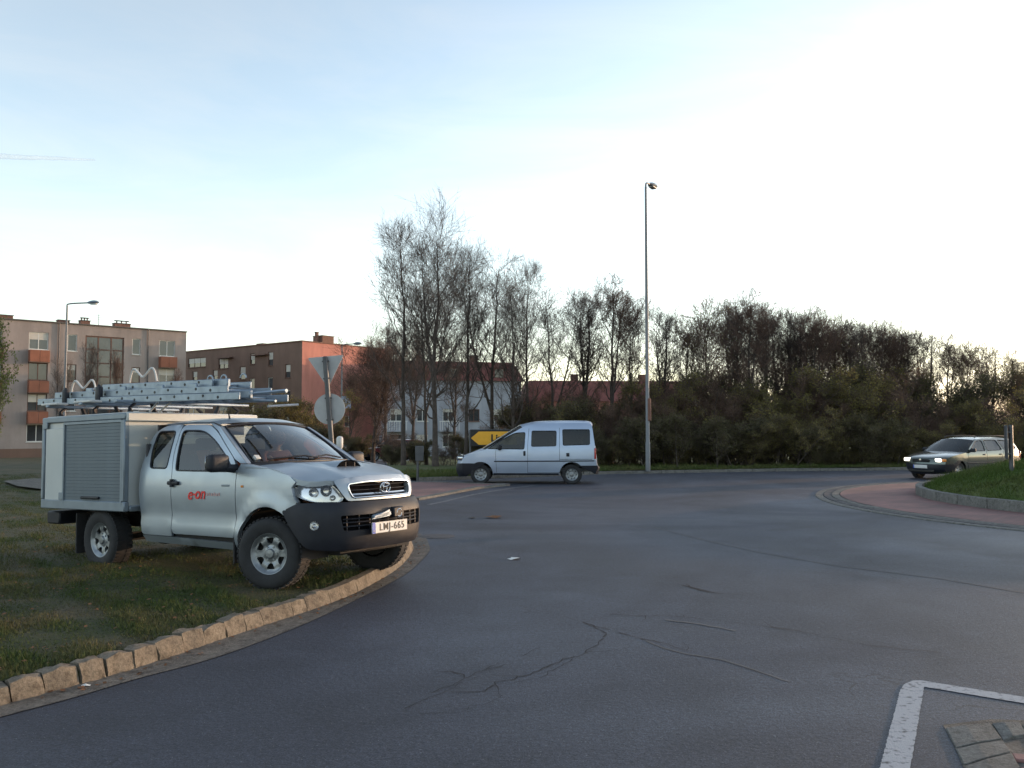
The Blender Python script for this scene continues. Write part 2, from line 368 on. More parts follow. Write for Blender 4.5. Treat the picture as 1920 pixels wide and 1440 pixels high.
def pavmat():
    m, nt, p = nodes('red paving'); N = nt.nodes.new
    tc = N('ShaderNodeTexCoord'); b = N('ShaderNodeTexBrick'); b.inputs['Scale'].default_value = 1
    b.inputs['Brick Width'].default_value = .2; b.inputs['Row Height'].default_value = .1; b.inputs['Mortar Size'].default_value = .006
    b.inputs['Color1'].default_value = (.235, .115, .105, 1); b.inputs['Color2'].default_value = (.17, .095, .09, 1); b.inputs['Mortar'].default_value = (.09, .075, .07, 1)
    link(nt, tc.outputs['Object'], b.inputs['Vector'])
    n1 = N('ShaderNodeTexNoise'); n1.inputs['Scale'].default_value = .9; n1.inputs['Detail'].default_value = 5; link(nt, tc.outputs['Object'], n1.inputs['Vector'])
    r2 = N('ShaderNodeValToRGB'); r2.color_ramp.elements[0].position = .3; r2.color_ramp.elements[0].color = (.7, .72, .74, 1); r2.color_ramp.elements[1].position = .7; r2.color_ramp.elements[1].color = (1.25, 1.2, 1.2, 1)
    link(nt, n1.outputs['Fac'], r2.inputs['Fac'])
    mx = N('ShaderNodeMix'); mx.data_type = 'RGBA'; mx.blend_type = 'MULTIPLY'; mx.inputs['Factor'].default_value = 1
    link(nt, b.outputs['Color'], mx.inputs['A']); link(nt, r2.outputs['Color'], mx.inputs['B']); link(nt, mx.outputs['Result'], p.inputs['Base Color'])
    p.inputs['Roughness'].default_value = .85
    return m
M['paving'] = pavmat()
M['silver'] = mat('silver car paint', (.315, .365, .42), .38, metal=.65, var=.04, scale=2, coat=.25, dirt=.12)
M['van_silver'] = mat('van silver paint', (.38, .46, .60), .36, metal=.6, var=.03, scale=2, coat=.4, dirt=.12)
M['dark_green'] = mat('dark green car paint', (.07, .085, .075), .2, metal=.6, var=.05, scale=2, coat=.9)
M['maroon'] = mat('maroon car paint', (.11, .02, .03), .3, metal=.3, var=.05, coat=.7)
M['beige_car'] = mat('beige car paint', (.42, .36, .25), .3, metal=.4, var=.05, coat=.7)
M['plastic'] = mat('black plastic', (.007, .009, .016), .5, var=.2, scale=5, bump=.15, bscale=200, dirt=.2, spec=.4)
M['void'] = mat('deep shadow black', (.004, .004, .005), .9, spec=.05)
M['rubber'] = mat('tyre rubber', (.015, .016, .019), .8, var=.25, scale=10, bump=.3, bscale=50)
M['dark'] = mat('dark underside', (.012, .012, .013), .8)
M['interior'] = mat('dark grey cabin trim', (.045, .045, .05), .75)
M['alloy'] = mat('wheel alloy', (.22, .24, .26), .42, metal=.7, var=.15, scale=8)
M['chrome'] = mat('bright chrome', (.55, .56, .58), .16, metal=1, var=.03)
M['alu'] = mat('aluminium', (.22, .27, .33), .45, metal=.6, var=.15, scale=10)
M['alu_panel'] = mat('grey aluminium slat', (.095, .125, .155), .5, metal=.35, var=.1, scale=4)
M['box_white'] = mat('off-white box panel', (.42, .45, .455), .42, var=.06, scale=2, coat=.2, dirt=.15)
M['frame_grey'] = mat('grey frame section', (.19, .23, .27), .5, metal=.4, var=.1)
M['glass'] = glass('car glass', .45, colr=(.85, 1, .95))
M['screen_glass'] = glass('windscreen glass', .60, colr=(.9, 1, .98), refl=2.1)
M['dark_glass'] = glass('tinted car glass', .24, colr=(.8, 1, .92))
M['lens'] = glass('lamp lens', .92)
M['red_lens'] = mat('red lamp lens', (.32, .015, .012), .2, var=.1, coat=.6)
M['orange_lens'] = mat('orange lamp lens', (.6, .2, .02), .2, var=.1, coat=.6)
M['red'] = mat('red lettering', (.62, .02, .02), .5, var=.05)
M['pink'] = mat('faded red lettering', (.42, .27, .27), .5, var=.05)
M['black'] = mat('black print', (.012, .012, .012), .6)
M['plate_white'] = mat('number plate white', (.55, .56, .56), .4, var=.04)
M['plate_blue'] = mat('number plate blue', (.02, .08, .42), .4)
M['galv'] = mat('galvanised steel', (.075, .08, .09), .5, metal=.45, var=.15, scale=5)
M['lamp_grey'] = mat('grey lamp post paint', (.16, .17, .185), .55, metal=.3, var=.12, scale=3)
M['sign_back'] = mat('bare aluminium sign back', (.36, .37, .385), .6, metal=.2, var=.08, scale=5)
M['sign_yellow'] = mat('yellow sign face', (.72, .36, .02), .45, var=.06)
M['sign_blue'] = mat('pale blue sign face', (.26, .32, .44), .5, var=.05)
M['white'] = mat('white plastic', (.50, .50, .49), .5, var=.06)
M['skin'] = mat('skin', (.55, .33, .24), .55, var=.1, scale=12)
M['hair'] = mat('dark hair', (.03, .022, .018), .6, var=.3, scale=30)
M['orange_coat'] = mat('orange work jacket', (.26, .07, .045), .8, var=.15, scale=9)
M['bark'] = mat('bark', (.060, .048, .042), .9, var=.35, scale=5, bump=.6, bscale=25)
M['twig'] = mat('grey brown twigs', (.088, .066, .057), .9, var=.25, scale=2)
M['twig_red'] = mat('reddish twigs', (.105, .066, .052), .9, var=.25, scale=2)
def leafmat(name, col, tr=.45):
    m = mat(name, col, .7, var=.45, scale=1.1); nt = m.node_tree; p = nt.nodes['Principled BSDF']; out = nt.nodes['Material Output']
    t = nt.nodes.new('ShaderNodeBsdfTranslucent'); mx = nt.nodes.new('ShaderNodeMixShader'); mx.inputs[0].default_value = tr
    link(nt, p.inputs['Base Color'].links[0].from_socket, t.inputs['Color']); link(nt, p.outputs[0], mx.inputs[1]); link(nt, t.outputs[0], mx.inputs[2]); link(nt, mx.outputs[0], out.inputs['Surface'])
    return m
M['leaf_olive'] = leafmat('olive young leaves', (.175, .152, .050))
M['leaf_brown'] = leafmat('brown old leaves', (.150, .100, .060))
M['leaf_dark'] = leafmat('dark green leaves', (.105, .098, .044))
M['leaf_fresh'] = leafmat('fresh leaves', (.13, .155, .045))
M['facade'] = mat('grey pink panel wall', (.30, .255, .24), .9, var=.12, scale=.35, bump=.2, bscale=20)
def streaks(m, sc=(.5, .5, .12), lo=.80):
    nt = m.node_tree; p = nt.nodes['Principled BSDF']; N = nt.nodes.new; src = p.inputs['Base Color'].links[0].from_socket
    tc = N('ShaderNodeTexCoord'); mp = N('ShaderNodeMapping'); mp.inputs['Scale'].default_value = sc; n = N('ShaderNodeTexNoise'); n.inputs['Scale'].default_value = 1.6; n.inputs['Detail'].default_value = 7; n.inputs['Roughness'].default_value = .65
    link(nt, tc.outputs['Object'], mp.inputs['Vector']); link(nt, mp.outputs[0], n.inputs['Vector'])
    r = N('ShaderNodeValToRGB'); r.color_ramp.elements[0].position = .33; r.color_ramp.elements[0].color = (lo, lo, lo, 1); r.color_ramp.elements[1].position = .60; r.color_ramp.elements[1].color = (1.06, 1.05, 1.04, 1); link(nt, n.outputs['Fac'], r.inputs['Fac'])
    q = N('ShaderNodeMix'); q.data_type = 'RGBA'; q.blend_type = 'MULTIPLY'; q.inputs['Factor'].default_value = 1; link(nt, src, q.inputs['A']); link(nt, r.outputs['Color'], q.inputs['B']); link(nt, q.outputs['Result'], p.inputs['Base Color'])
M['facade_pink'] = mat('salmon rendered wall', (.44, .185, .15), .9, var=.08, scale=.3, bump=.2, bscale=20)
M['facade_brown'] = mat('brown rendered wall', (.165, .103, .08), .9, var=.15, scale=.3, bump=.2, bscale=20)
M['facade_white'] = mat('white rendered wall', (.30, .32, .37), .9, var=.06, scale=.3)
for q_ in ('facade', 'facade_pink', 'facade_brown', 'facade_white'): streaks(M[q_])
M['terracotta'] = mat('terracotta balcony panel', (.27, .105, .065), .85, var=.12, scale=1.5)
M['chimney'] = mat('brown brick chimney', (.16, .085, .065), .9, var=.2, scale=4)
M['roof_red'] = mat('red roof covering', (.16, .055, .048), .8, var=.2, scale=1.5)
M['roof_grey'] = mat('flat roof felt', (.11, .10, .095), .9)
M['win_white'] = mat('white window frame', (.62, .62, .60), .5, var=.04)
M['win_brown'] = mat('brown window frame', (.12, .06, .045), .7, var=.1)
M['pane'] = mat('window pane', (.05, .055, .06), .06, var=.4, scale=.6, spec=.8)
M['blind'] = mat('pale window blind', (.50, .47, .42), .7, var=.1, scale=1)
M['crack'] = mat('crack filler', (.010, .011, .014), .9, var=.2)
M['seam'] = mat('pale asphalt seam', (.095, .096, .10), .85, var=.2)
M['faint_paint'] = mat('faded road paint', (.05, .055, .065), .75, var=.2, scale=16, detail=9, col2=(.17, .175, .19), fac=(.3, .6))
M['paper'] = mat('white paper', (.75, .75, .72), .8)
M['rust'] = mat('brown leaf litter', (.16, .07, .03), .9, var=.3, scale=20)
# ------------------------------------------------------------------ ground, road, verges
def sheet(name, outline, zoff, m, step=1.5, parent=None, holes=(), fn=None, kind='structure'):
    vs, F, rg = tri2d(outline, holes, step)
    zf = fn or (lambda x, y: 0.)
    V = [(x, y, T(x, y) + zoff + zf(x, y)) for x, y in vs]
    f = F[0]; a, b, c = (Vector(V[i]) for i in f[:3])
    if (b - a).cross(c - a).z < 0: F = [t[::-1] for t in F]
    mb = MB(); mb.add(V, F, True); o = mb.build(name, m, parent)
    return tag(o, kind=kind) if parent is None else o
def gz(x, y): return T(x, y) - .06 if y < 150 else -2.8 - .06
xs = [-3000, -600, -200, -100, -60, -30, -15, 0, 15, 30, 60, 100, 200, 600, 3000]; ys = [-300, -60, 0, 20, 36, 60, 90, 120, 150, 300, 800, 3000]
mb = MB(); mb.add([(x, y, gz(x, y)) for y in ys for x in xs], [(j * 15 + i, j * 15 + i + 1, (j + 1) * 15 + i + 1, (j + 1) * 15 + i) for j in range(len(ys) - 1) for i in range(14)])
tag(mb.build('ground', M['dist_grass']), kind='structure')
road = sheet('road', [(-14, -12), (60, -12), (60, 44), (-2, 44), (-3, 36), (-4, 68), (-26, 68), (-24, 36), (-14, 24)], 0., M['asphalt'], 3.0)

# kerb line that sweeps round the lawn, bottom edge of its face and top edge
KB = [(-9.5, -1.2), (-6.3, 1.9), (-4.4, 3.9)] + [G(*q) for q in [(0, 1325), (94, 1300), (205, 1270), (307, 1238), (427, 1197), (512, 1169), (619, 1133), (683, 1105), (747, 1067), (773, 1037)]] + [(-1.50, 13.0), (-1.85, 14.6), (-2.7, 16.3), (-4.3, 18.6), (-6.3, 21.4), (-8.3, 24.8), (-10.6, 30), (-13.5, 38), (-17, 48), (-21, 60)]
KBs = [p for p in catmull([(x, y) for x, y in KB], 8)]
def arclen(P):
    d = [0.]
    for i in range(1, len(P)): d.append(d[-1] + math.hypot(P[i][0] - P[i - 1][0], P[i][1] - P[i - 1][1]))
    return d
KL = arclen(KBs)
def kpt(s):
    x = interp(s, KL, [p[0] for p in KBs]); y = interp(s, KL, [p[1] for p in KBs])
    e = .05; dx = interp(s + e, KL, [p[0] for p in KBs]) - interp(s - e, KL, [p[0] for p in KBs]); dy = interp(s + e, KL, [p[1] for p in KBs]) - interp(s - e, KL, [p[1] for p in KBs])
    L = math.hypot(dx, dy) or 1
    return Vector((x, y)), Vector((-dy / L, dx / L))       # point, normal towards the lawn
def s_at(q):
    p = Vector(G(*q)); return min(((Vector(a) - p).length, s) for a, s in zip(KBs, KL))[1]
def lawnz(x, y):
    return .02 * math.sin(x * 1.1 + .6) * math.cos(y * .8) + .012 * math.sin(x * 2.9 + y * 2.1)
inner = [tuple(kpt(s)[0] + kpt(s)[1] * .14) for s in np.linspace(0, KL[-1] - .1, 120)]
lawn_poly = inner + [(-28, 66), (-80, 66), (-80, -2)]
BAY = [(-7.9, 23.0), (-10.5, 22.2), (-12.3, 22.35), (-13.5, 23.4), (-15.2, 25.6), (-15.0, 26.8), (-13, 27.2), (-9.6, 26.8)]
def lawnh(x, y):
    return lawnz(x, y) * (1 if not inpoly(x, y, [(-30, 3), (-1.3, 3), (-1.3, 16), (-30, 16)]) else .6)
lawn = sheet('lawn', lawn_poly, .115, M['soil'], .45 if False else .9, fn=lawnh)
sheet('paved_bay', BAY, .165, M['concrete'], 1.0)
verge_edge = [(-3.1, 27.9), (-1.5, 28.9), (3.2, 31.9), (5.4, 32.6), (10, 34.0), (16, 35.1), (30, 37.2), (60, 36)]
verge = sheet('verge', [(-3.4, 28.6)] + [(x, y + .13) for x, y in verge_edge] + [(60, 90), (-5, 90), (-5.5, 62), (-6.6, 45), (-5.2, 36)], .12, M['dist_grass'], 2.5, fn=lambda x, y: .04 * math.sin(x) * math.cos(y * .7))

# kerb stones
kerb = empty('kerb', (*kpt(8)[0], 0), label='weathered sandstone kerb curving round the lawn under the pickup truck', cat='kerb')
def stone(s0, s1, top=.135, rough=.012, wd=.15, lean=.05, brk=0., parent=None, name='kerb_stone', m=None, path=kpt, base=-.05):
    nx, nw, nz = 5, 3, 3
    V = []; F = []
    h = rnd.uniform(-.008, .008); tl = rnd.uniform(-.02, .02) if brk else 0
    def pt(i, j, k):
        f = i / (nx - 1); p, n = path(s0 + (s1 - s0) * f)
        if brk:                    # broken stones: rounded shoulders towards the joints
            hs = -brk * (abs(2 * f - 1) ** 3) + rnd.uniform(-1, 1) * brk * .25
        else: hs = 0
        zt = top + h + tl * (f - .5) + hs
        z = base + (zt - base) * k / (nz - 1)
        off = lean * max(0, z) / .135 + (wd - lean) * j / (nw - 1)
        q = p + n * off
        e = rough
        jit = lambda: rnd.uniform(-e, e)
        return (q.x + jit(), q.y + jit(), T(q.x, q.y) + z + (jit() if k else 0))
    grid = {}
    for i in range(nx):
        for j in range(nw):
            for k in range(nz):
                if i in (0, nx - 1) or j in (0, nw - 1) or k in (0, nz - 1):
                    grid[i, j, k] = len(V); V.append(pt(i, j, k))
    for i in range(nx - 1):
        for j in range(nw - 1):
            F.append((grid[i, j, nz - 1], grid[i + 1, j, nz - 1], grid[i + 1, j + 1, nz - 1], grid[i, j + 1, nz - 1]))
        for k in range(nz - 1):
            F.append((grid[i, 0, k], grid[i + 1, 0, k], grid[i + 1, 0, k + 1], grid[i, 0, k + 1]))
            F.append((grid[i, nw - 1, k + 1], grid[i + 1, nw - 1, k + 1], grid[i + 1, nw - 1, k], grid[i, nw - 1, k]))
    for j in range(nw - 1):
        for k in range(nz - 1):
            F.append((grid[0, j, k], grid[0, j, k + 1], grid[0, j + 1, k + 1], grid[0, j + 1, k]))
            F.append((grid[nx - 1, j, k], grid[nx - 1, j + 1, k], grid[nx - 1, j + 1, k + 1], grid[nx - 1, j, k + 1]))
    c = sum((Vector(v) for v in V), Vector()) / len(V)
    mb = MB(); mb.add([Vector(v) - c for v in V], F, True)
    o = mb.build(name, m or M['kerb'], None, 35); o.location = c - parent.location; o.parent = parent
    return o
jx = [21, 88, 150, 205, 256, 299, 348, 389, 427, 463, 496, 523, 551, 577, 600, 622]
kbpx = [(0, 1325), (94, 1300), (205, 1270), (307, 1238), (427, 1197), (512, 1169), (619, 1133), (683, 1105)]
sj = [s_at((x, interp(x, [p[0] for p in kbpx], [p[1] for p in kbpx]))) for x in jx]
KLf = np.array(KL)
def s_px(x):                        # arc length at the pixel column x on the bottom line
    p = Vector(G(x, interp(x, [q[0] for q in kbpx], [q[1] for q in kbpx]))); ss = np.linspace(0, KL[-1], 4000)
    P = np.c_[np.interp(ss, KL, [a[0] for a in KBs]), np.interp(ss, KL, [a[1] for a in KBs])]
    return float(ss[((P - np.array(p)) ** 2).sum(1).argmin()])
sj = [s_px(x) for x in jx]
s = sj[0] - .30
while s > .4: stone(s - .30, s - .006, brk=.014, parent=kerb); s -= .305
stone(s + .01, sj[0] - .015, brk=.02, parent=kerb)
for i in range(len(sj) - 1):
    broken = i < 8
    stone(sj[i] + (.006 if broken else .003), sj[i + 1] - (.005 if broken else .003), rough=.011 if broken else .006, brk=.014 if broken else .003, top=.135 if i != 6 else .15, parent=kerb)
s = sj[-1]
while s < KL[-1] - 1.2:
    L = .62 if s < 22 else 1.0
    stone(s + .003, s + L - .003, rough=.004, parent=kerb); s += L
# earth bed that fills the joints
ss = np.linspace(.1, KL[-1] - .3, 160); mb = MB(); V = []
for q in ss:
    p_, n_ = kpt(q)
    for off, zz in ((.03, -.03), (.055, .085), (.16, .10)): V.append((p_.x + n_.x * off, p_.y + n_.y * off, T(p_.x, p_.y) + zz))
mb.add(V, [(3 * i + j, 3 * i + j + 1, 3 * i + j + 4, 3 * i + j + 3) for i in range(159) for j in (0, 1)]); o = mb.build('joint_bed', M['soil']); o.parent = kerb; o.location = -kerb.location
# gutter strip in front of the kerb
GO = [(-9.2, -1.5), (-6.1, 1.65), (-4.2, 3.7)] + [G(*q) for q in [(0, 1346), (128, 1312), (256, 1274), (384, 1240), (491, 1203), (598, 1159), (683, 1118), (726, 1097), (769, 1071), (803, 1037), (805, 1024)]] + [(-1.42, 13.9), (-1.8, 15.0), (-2.55, 16.5), (-4.1, 18.8)]
GOs = catmull(GO, 6)
inn = [tuple(kpt(s)[0] + kpt(s)[1] * .05) for s in np.linspace(.1, s_at((774, 1015)) + 6.2, 90)]
sheet('gutter', [tuple(p) for p in GOs] + inn[::-1], .006, M['concrete'], .3)

# lawn blades
def blades(name, n, sampler, hmin, hmax, m, zf, wd=.006, seed=1, parent=None):
    g = np.random.default_rng(seed); P = sampler(g, n); n = len(P)
    h = g.uniform(hmin, hmax, n) * (.5 + g.random(n)) * np.clip(.75 + .55 * np.sin(P[:, 0] * 3.1 + 1.7 * np.sin(P[:, 1] * 2.3)) * np.sin(P[:, 1] * 2.7 + 1.3 * np.sin(P[:, 0] * 1.9)) + .25 * np.sin(P[:, 0] * 9.7 + P[:, 1] * 7.9), .5, 2.); a = g.uniform(0, 2 * np.pi, n); l = g.uniform(.15, 1.0, n) * h; b = g.uniform(0, 2 * np.pi, n)
    z = zf(P[:, 0], P[:, 1]); w_ = wd * g.uniform(.6, 1.5, n)
    A = np.c_[P[:, 0] + np.cos(a) * w_, P[:, 1] + np.sin(a) * w_, z]; B = np.c_[P[:, 0] - np.cos(a) * w_, P[:, 1] - np.sin(a) * w_, z]
    D = np.c_[P[:, 0] + np.cos(b) * l, P[:, 1] + np.sin(b) * l, z + h]
    V = np.stack([A, B, D], 1).reshape(-1, 3); F = np.arange(3 * n).reshape(-1, 3)
    return mesh_np(name, V, F, m, parent)
def inpoly_np(P, poly):
    x, y = P[:, 0], P[:, 1]; r = np.zeros(len(P), bool); n = len(poly); j = n - 1
    for i in range(n):
        xi, yi = poly[i]; xj, yj = poly[j]
        c = ((yi > y) != (yj > y)) & (x < (xj - xi) * (y - yi) / ((yj - yi) or 1e-9) + xi); r ^= c; j = i
    return r
def lawn_s(g, n):
    Y = 4.2 + (30 - 4.2) * g.random(n) ** 2.1; X = -Y * (.66 * g.random(n)) - .6
    P = np.c_[X, Y]; return P[inpoly_np(P, lawn_poly) & ~inpoly_np(P, BAY)]
zl = lambda x, y: .108 + (.02 * np.sin(x * 1.1 + .6) * np.cos(y * .8) + .012 * np.sin(x * 2.9 + y * 2.1)) * .6
tag(blades('lawn_grass', 480000, lawn_s, .018, .048, M['grass'], zl, .0045), 'short patchy grass of the lawn under the pickup truck', 'grass', kind='stuff')

# fallen leaves on the lawn and along the gutter
g = np.random.default_rng(9); P = lawn_s(g, 2600)[:900]; ss = g.uniform(6, KL[-1] * .45, 260); E_ = np.array([tuple(kpt(q)[0] - kpt(q)[1] * g.uniform(.0, .16)) for q in ss])
Q = np.concatenate([np.c_[P, zl(P[:, 0], P[:, 1]) + .03], np.c_[E_, np.full(len(E_), .014)]]); n = len(Q); a = g.uniform(0, 6.28, n); sz = g.uniform(.010, .028, n)
u_ = np.c_[np.cos(a) * sz, np.sin(a) * sz, g.uniform(-.006, .006, n)]; v_ = np.c_[-np.sin(a) * sz * .6, np.cos(a) * sz * .6, g.uniform(-.006, .006, n)]
tag(mesh_np('fallen_leaves', np.stack([Q - u_, Q + v_, Q + u_, Q - v_], 1).reshape(-1, 3), np.arange(4 * n).reshape(-1, 4), M['rust']), 'small brown fallen leaves scattered over the lawn and the gutter', 'leaves', kind='stuff')
# ------------------------------------------------------------------ roundabout island
IC = Vector((16.3, 19.3)); RA, RK = 8.95, 6.45
def ringpt(r, a): return (IC.x + r * math.cos(a), IC.y + r * math.sin(a))
def ring_sheet(name, r0, r1, z0, z1, m, n=96):
    mb = MB(); V = [(*ringpt(r0, 2 * math.pi * k / n), z0) for k in range(n)] + [(*ringpt(r1, 2 * math.pi * k / n), z1) for k in range(n)]
    mb.add(V, [(k, (k + 1) % n, n + (k + 1) % n, n + k)[::-1] for k in range(n)]); return tag(mb.build(name, m), kind='structure')
ring_sheet('apron_paving', RA - .62, RK + .02, .035, .075, M['paving'])
edging = empty('apron_edging', (IC.x, IC.y, 0), label='low rings of grey and dark stone setts edging the red apron of the roundabout', cat='edging')
for r_, m_, L, zt in ((RA - .11, 'kerb_grey', .40, .022), (RA - .31, 'sett_dark', .30, .030), (RA - .51, 'kerb_grey', .30, .036)):
    n = int(2 * math.pi * r_ / L); mb = MB(); mb.bbox((0, 0, 0), (.19, 2 * math.pi * r_ / n - .012, .1), .012, 1); me = share(mb, 'sett', M[m_])
    for k in range(n):
        a = 2 * math.pi * k / n
        if not (math.pi * .62 < a < math.pi * 1.62): continue
        o = link_obj('sett', me, None, edging); o.location = (r_ * math.cos(a), r_ * math.sin(a), zt - .05 + rnd.uniform(-.003, .003)); o.rotation_euler = (rnd.uniform(-.01, .01), rnd.uniform(-.01, .01), a)
ik = empty('island_kerb', (IC.x, IC.y, 0), label='grey concrete kerb ring round the grassy roundabout island', cat='kerb')
n = 44; mb = MB(); mb.bbox((0, 0, 0), (.16, 2 * math.pi * RK / n - .008, .40), .02, 2); me = share(mb, 'kerb_stone', M['kerb_grey'])
for k in range(n):
    a = 2 * math.pi * k / n; o = link_obj('kerb_stone', me, None, ik)
    o.location = (RK * math.cos(a), RK * math.sin(a), .09 + rnd.uniform(-.006, .006)); o.rotation_euler = (0, 0, a + rnd.uniform(-.006, .006))
def moundz(x, y):
    r_ = np.hypot(x - IC.x, y - IC.y); return .22 + .72 * (1 - np.clip(r_ / (RK - .1), 0, 1) ** 5)
mb = MB(); V = [(IC.x, IC.y, .92)]; F = []
for i in range(1, 9):
    for k in range(48):
        x, y = ringpt((RK - .09) * i / 8, 2 * math.pi * k / 48); V.append((x, y, float(moundz(x, y)) - .02))
for k in range(48): F.append((0, 1 + k, 1 + (k + 1) % 48))
for i in range(7):
    for k in range(48): a = 1 + i * 48; F.append((a + k, a + 48 + k, a + 48 + (k + 1) % 48, a + (k + 1) % 48))
mb.add(V, F, True); tag(mb.build('island_mound', M['isgrass']), kind='structure')
def is_s(g, n):
    a = g.uniform(math.pi * .5, math.pi * 1.7, n); r_ = (RK - .12) * np.sqrt(g.uniform(.06, 1, n)); return np.c_[IC.x + r_ * np.cos(a), IC.y + r_ * np.sin(a)]
tag(blades('island_grass', 70000, is_s, .05, .13, M['isgrass'], lambda x, y: moundz(x, y) - .03, .008, 3), 'green grass covering the mound of the roundabout island', 'grass', kind='stuff')
def verge_s(g, n):
    X = g.uniform(-4, 24, n); e = np.interp(X, [p[0] for p in verge_edge], [p[1] for p in verge_edge]); return np.c_[X, e + .2 + 4.5 * g.random(n) ** 1.6]
tag(blades('verge_grass', 60000, verge_s, .06, .16, M['dist_grass'], lambda x, y: .11 + 0 * x, .010, 5), 'rough grass strip between the far kerb and the hedge', 'grass', kind='stuff')
# far kerb
VK = catmull(verge_edge, 6); VL = arclen(VK)
def vpt(s):
    x = interp(s, VL, [p[0] for p in VK]); y = interp(s, VL, [p[1] for p in VK]); e = .1
    dx = interp(s + e, VL, [p[0] for p in VK]) - interp(s - e, VL, [p[0] for p in VK]); dy = interp(s + e, VL, [p[1] for p in VK]) - interp(s - e, VL, [p[1] for p in VK]); L = math.hypot(dx, dy) or 1
    return Vector((x, y)), Vector((-dy / L, dx / L))
fk = empty('far_kerb', (3.2, 31.9, 0), label='grey kerb along the far edge of the road before the hedge', cat='kerb')
s = .1
while s < 38: stone(s + .004, s + .99, top=.11, rough=.006, lean=.02, parent=fk, m=M['kerb_grey'], path=vpt); s += 1.0

# splitter island on the left, red paving with a pale kerb band
SI = [(-2.25, 20.75), (-1.80, 22.0), (-.95, 24.4), (-.05, 26.0), (-1.0, 26.3), (-2.9, 27.0), (-4.2, 25.6), (-3.6, 22.6), (-2.7, 20.5)]
sheet('splitter_island', SI, .05, M['paving'], .7)
cx, cy = sum(p[0] for p in SI) / len(SI), sum(p[1] for p in SI) / len(SI)
sb = empty('splitter_kerb', (cx, cy, 0), label='pale flush kerb band round the red paved splitter island by the van', cat='kerb')
SIs = catmull(SI, 5, closed=True); SL = arclen(SIs + [SIs[0]]); SX = [p[0] for p in SIs + [SIs[0]]]; SY = [p[1] for p in SIs + [SIs[0]]]
def spt(s):
    e = .05; x, y = interp(s, SL, SX), interp(s, SL, SY); dx = interp(s + e, SL, SX) - interp(s - e, SL, SX); dy = interp(s + e, SL, SY) - interp(s - e, SL, SY); L = math.hypot(dx, dy) or 1
    return Vector((x, y)), Vector((-dy / L, dx / L))
s = 0
while s < SL[-1] - .3: stone(s + .004, min(s + .6, SL[-1]) - .004, top=.058, rough=.003, wd=.24, lean=.01, parent=sb, m=M['kerb_grey'], path=spt); s += .6
# painted lines
def ribbon(P, w_, z, name, m, parent, jit=0., seg=.12):
    P = resample(P, seg, closed=False); V = []; n = len(P); ws = w_ if hasattr(w_, '__len__') else [w_, w_]
    for i, p in enumerate(P):
        a = Vector(P[max(i - 1, 0)]); b = Vector(P[min(i + 1, n - 1)]); d = (b - a).normalized(); nn = Vector((-d.y, d.x)); f = i / (n - 1)
        hw = (ws[0] + (ws[1] - ws[0]) * f) / 2; q = Vector(p)
        for sg in (1, -1):
            e = q + nn * sg * hw * (1 + rnd.uniform(-jit, jit)); V.append((e.x, e.y, T(e.x, e.y) + z))
    mb = MB(); mb.add(V, [(2 * i, 2 * i + 1, 2 * i + 3, 2 * i + 2) for i in range(n - 1)]); o = mb.build(name, m, parent); return o
ribbon([(-1.9, 19.6), (-1.64, 20.3), (-1.1, 22.2), (-.5, 23.75), (.05, 24.95), (.7, 25.9)], .12, .005, 'lane_line', M['faint_paint'], road, .15)
lm = [G(*q) for q in [(1640, 1470), (1707 - 57, 1440), (1688, 1295), (1697, 1283), (1712, 1277), (1728, 1277), (1920, 1308), (2100, 1337), (2100, 1349), (1920, 1320), (1733, 1289), (1707, 1440), (1695, 1470)]]
lm = rpoly(lm, .01, 2)
# ragged paint edge
lm2 = [(x + rnd.uniform(-.003, .003), y + rnd.uniform(-.003, .003)) for x, y in resample(lm, .02)]
sheet('lane_line', lm2, .005, M['white_paint'], .05, parent=road)

# near splitter island in the corner: grey kerb stones and red pavers
nk = empty('near_island', (*G(1850, 1400), 0), label='corner of a paved traffic island with grey kerb stones in the right foreground', cat='traffic island')
def nst(a, b, c_, d, z=(.0, .016, .020), name='kerb_stone', m='kerb_grey'):     # a, b outer edge, c_, d inner edge (pixels on top)
    pa, pb, pc, pd = (Vector(G(*q, z[1])) for q in (a, b, c_, d))
    mb = MB(); mid0 = pa.lerp(pd, .45); mid1 = pb.lerp(pc, .45)
    loops = [(pa, pb, -.02), (pa, pb, z[1] - .008), (mid0, mid1, z[2]), (pd, pc, z[2] + .002), (pd, pc, -.02)]
    V = []
    for p, q, zz in loops: V += [(p.x, p.y, zz), (q.x, q.y, zz)]
    F = [(2 * i, 2 * i + 1, 2 * i + 3, 2 * i + 2) for i in range(4)] + [(0, 2, 4, 6, 8), (9, 7, 5, 3, 1)]
    c = sum((Vector(v) for v in V), Vector()) / len(V); bm = MB(); bm.add([Vector(v) - c for v in V], F)
    o = bm.build(name, M[m], nk); o.location = c - nk.location
    md = o.modifiers.new('edge', 'BEVEL'); md.width = .004; md.segments = 2; md.limit_method = 'ANGLE'
    return o
nst((1774, 1362), (1792, 1398), (1878, 1386), (1856, 1357))
nst((1793, 1401), (1808, 1430), (1895, 1410), (1879, 1389))
nst((1809, 1433), (1822, 1462), (1912, 1440), (1897, 1413))
nst((1823, 1465), (1838, 1500), (1930, 1470), (1913, 1443))
nst((1860, 1353), (1880, 1384), (1925, 1378), (1912, 1356))
nst((1916, 1356), (1928, 1380), (2000, 1392), (1985, 1366))
sheet('bed', [G(*q) for q in ((1768, 1360), (1790, 1402), (1835, 1505), (2150, 1505), (2150, 1380), (1990, 1360), (1915, 1351), (1858, 1349))], .003, M['concrete'], .1, parent=nk).location = -nk.location
ax = (Vector(G(1915, 1440, .07)) - Vector(G(1885, 1390, .07))).normalized(); ay = Vector((ax.y, -ax.x)); o0 = Vector(G(1890, 1391, .07))
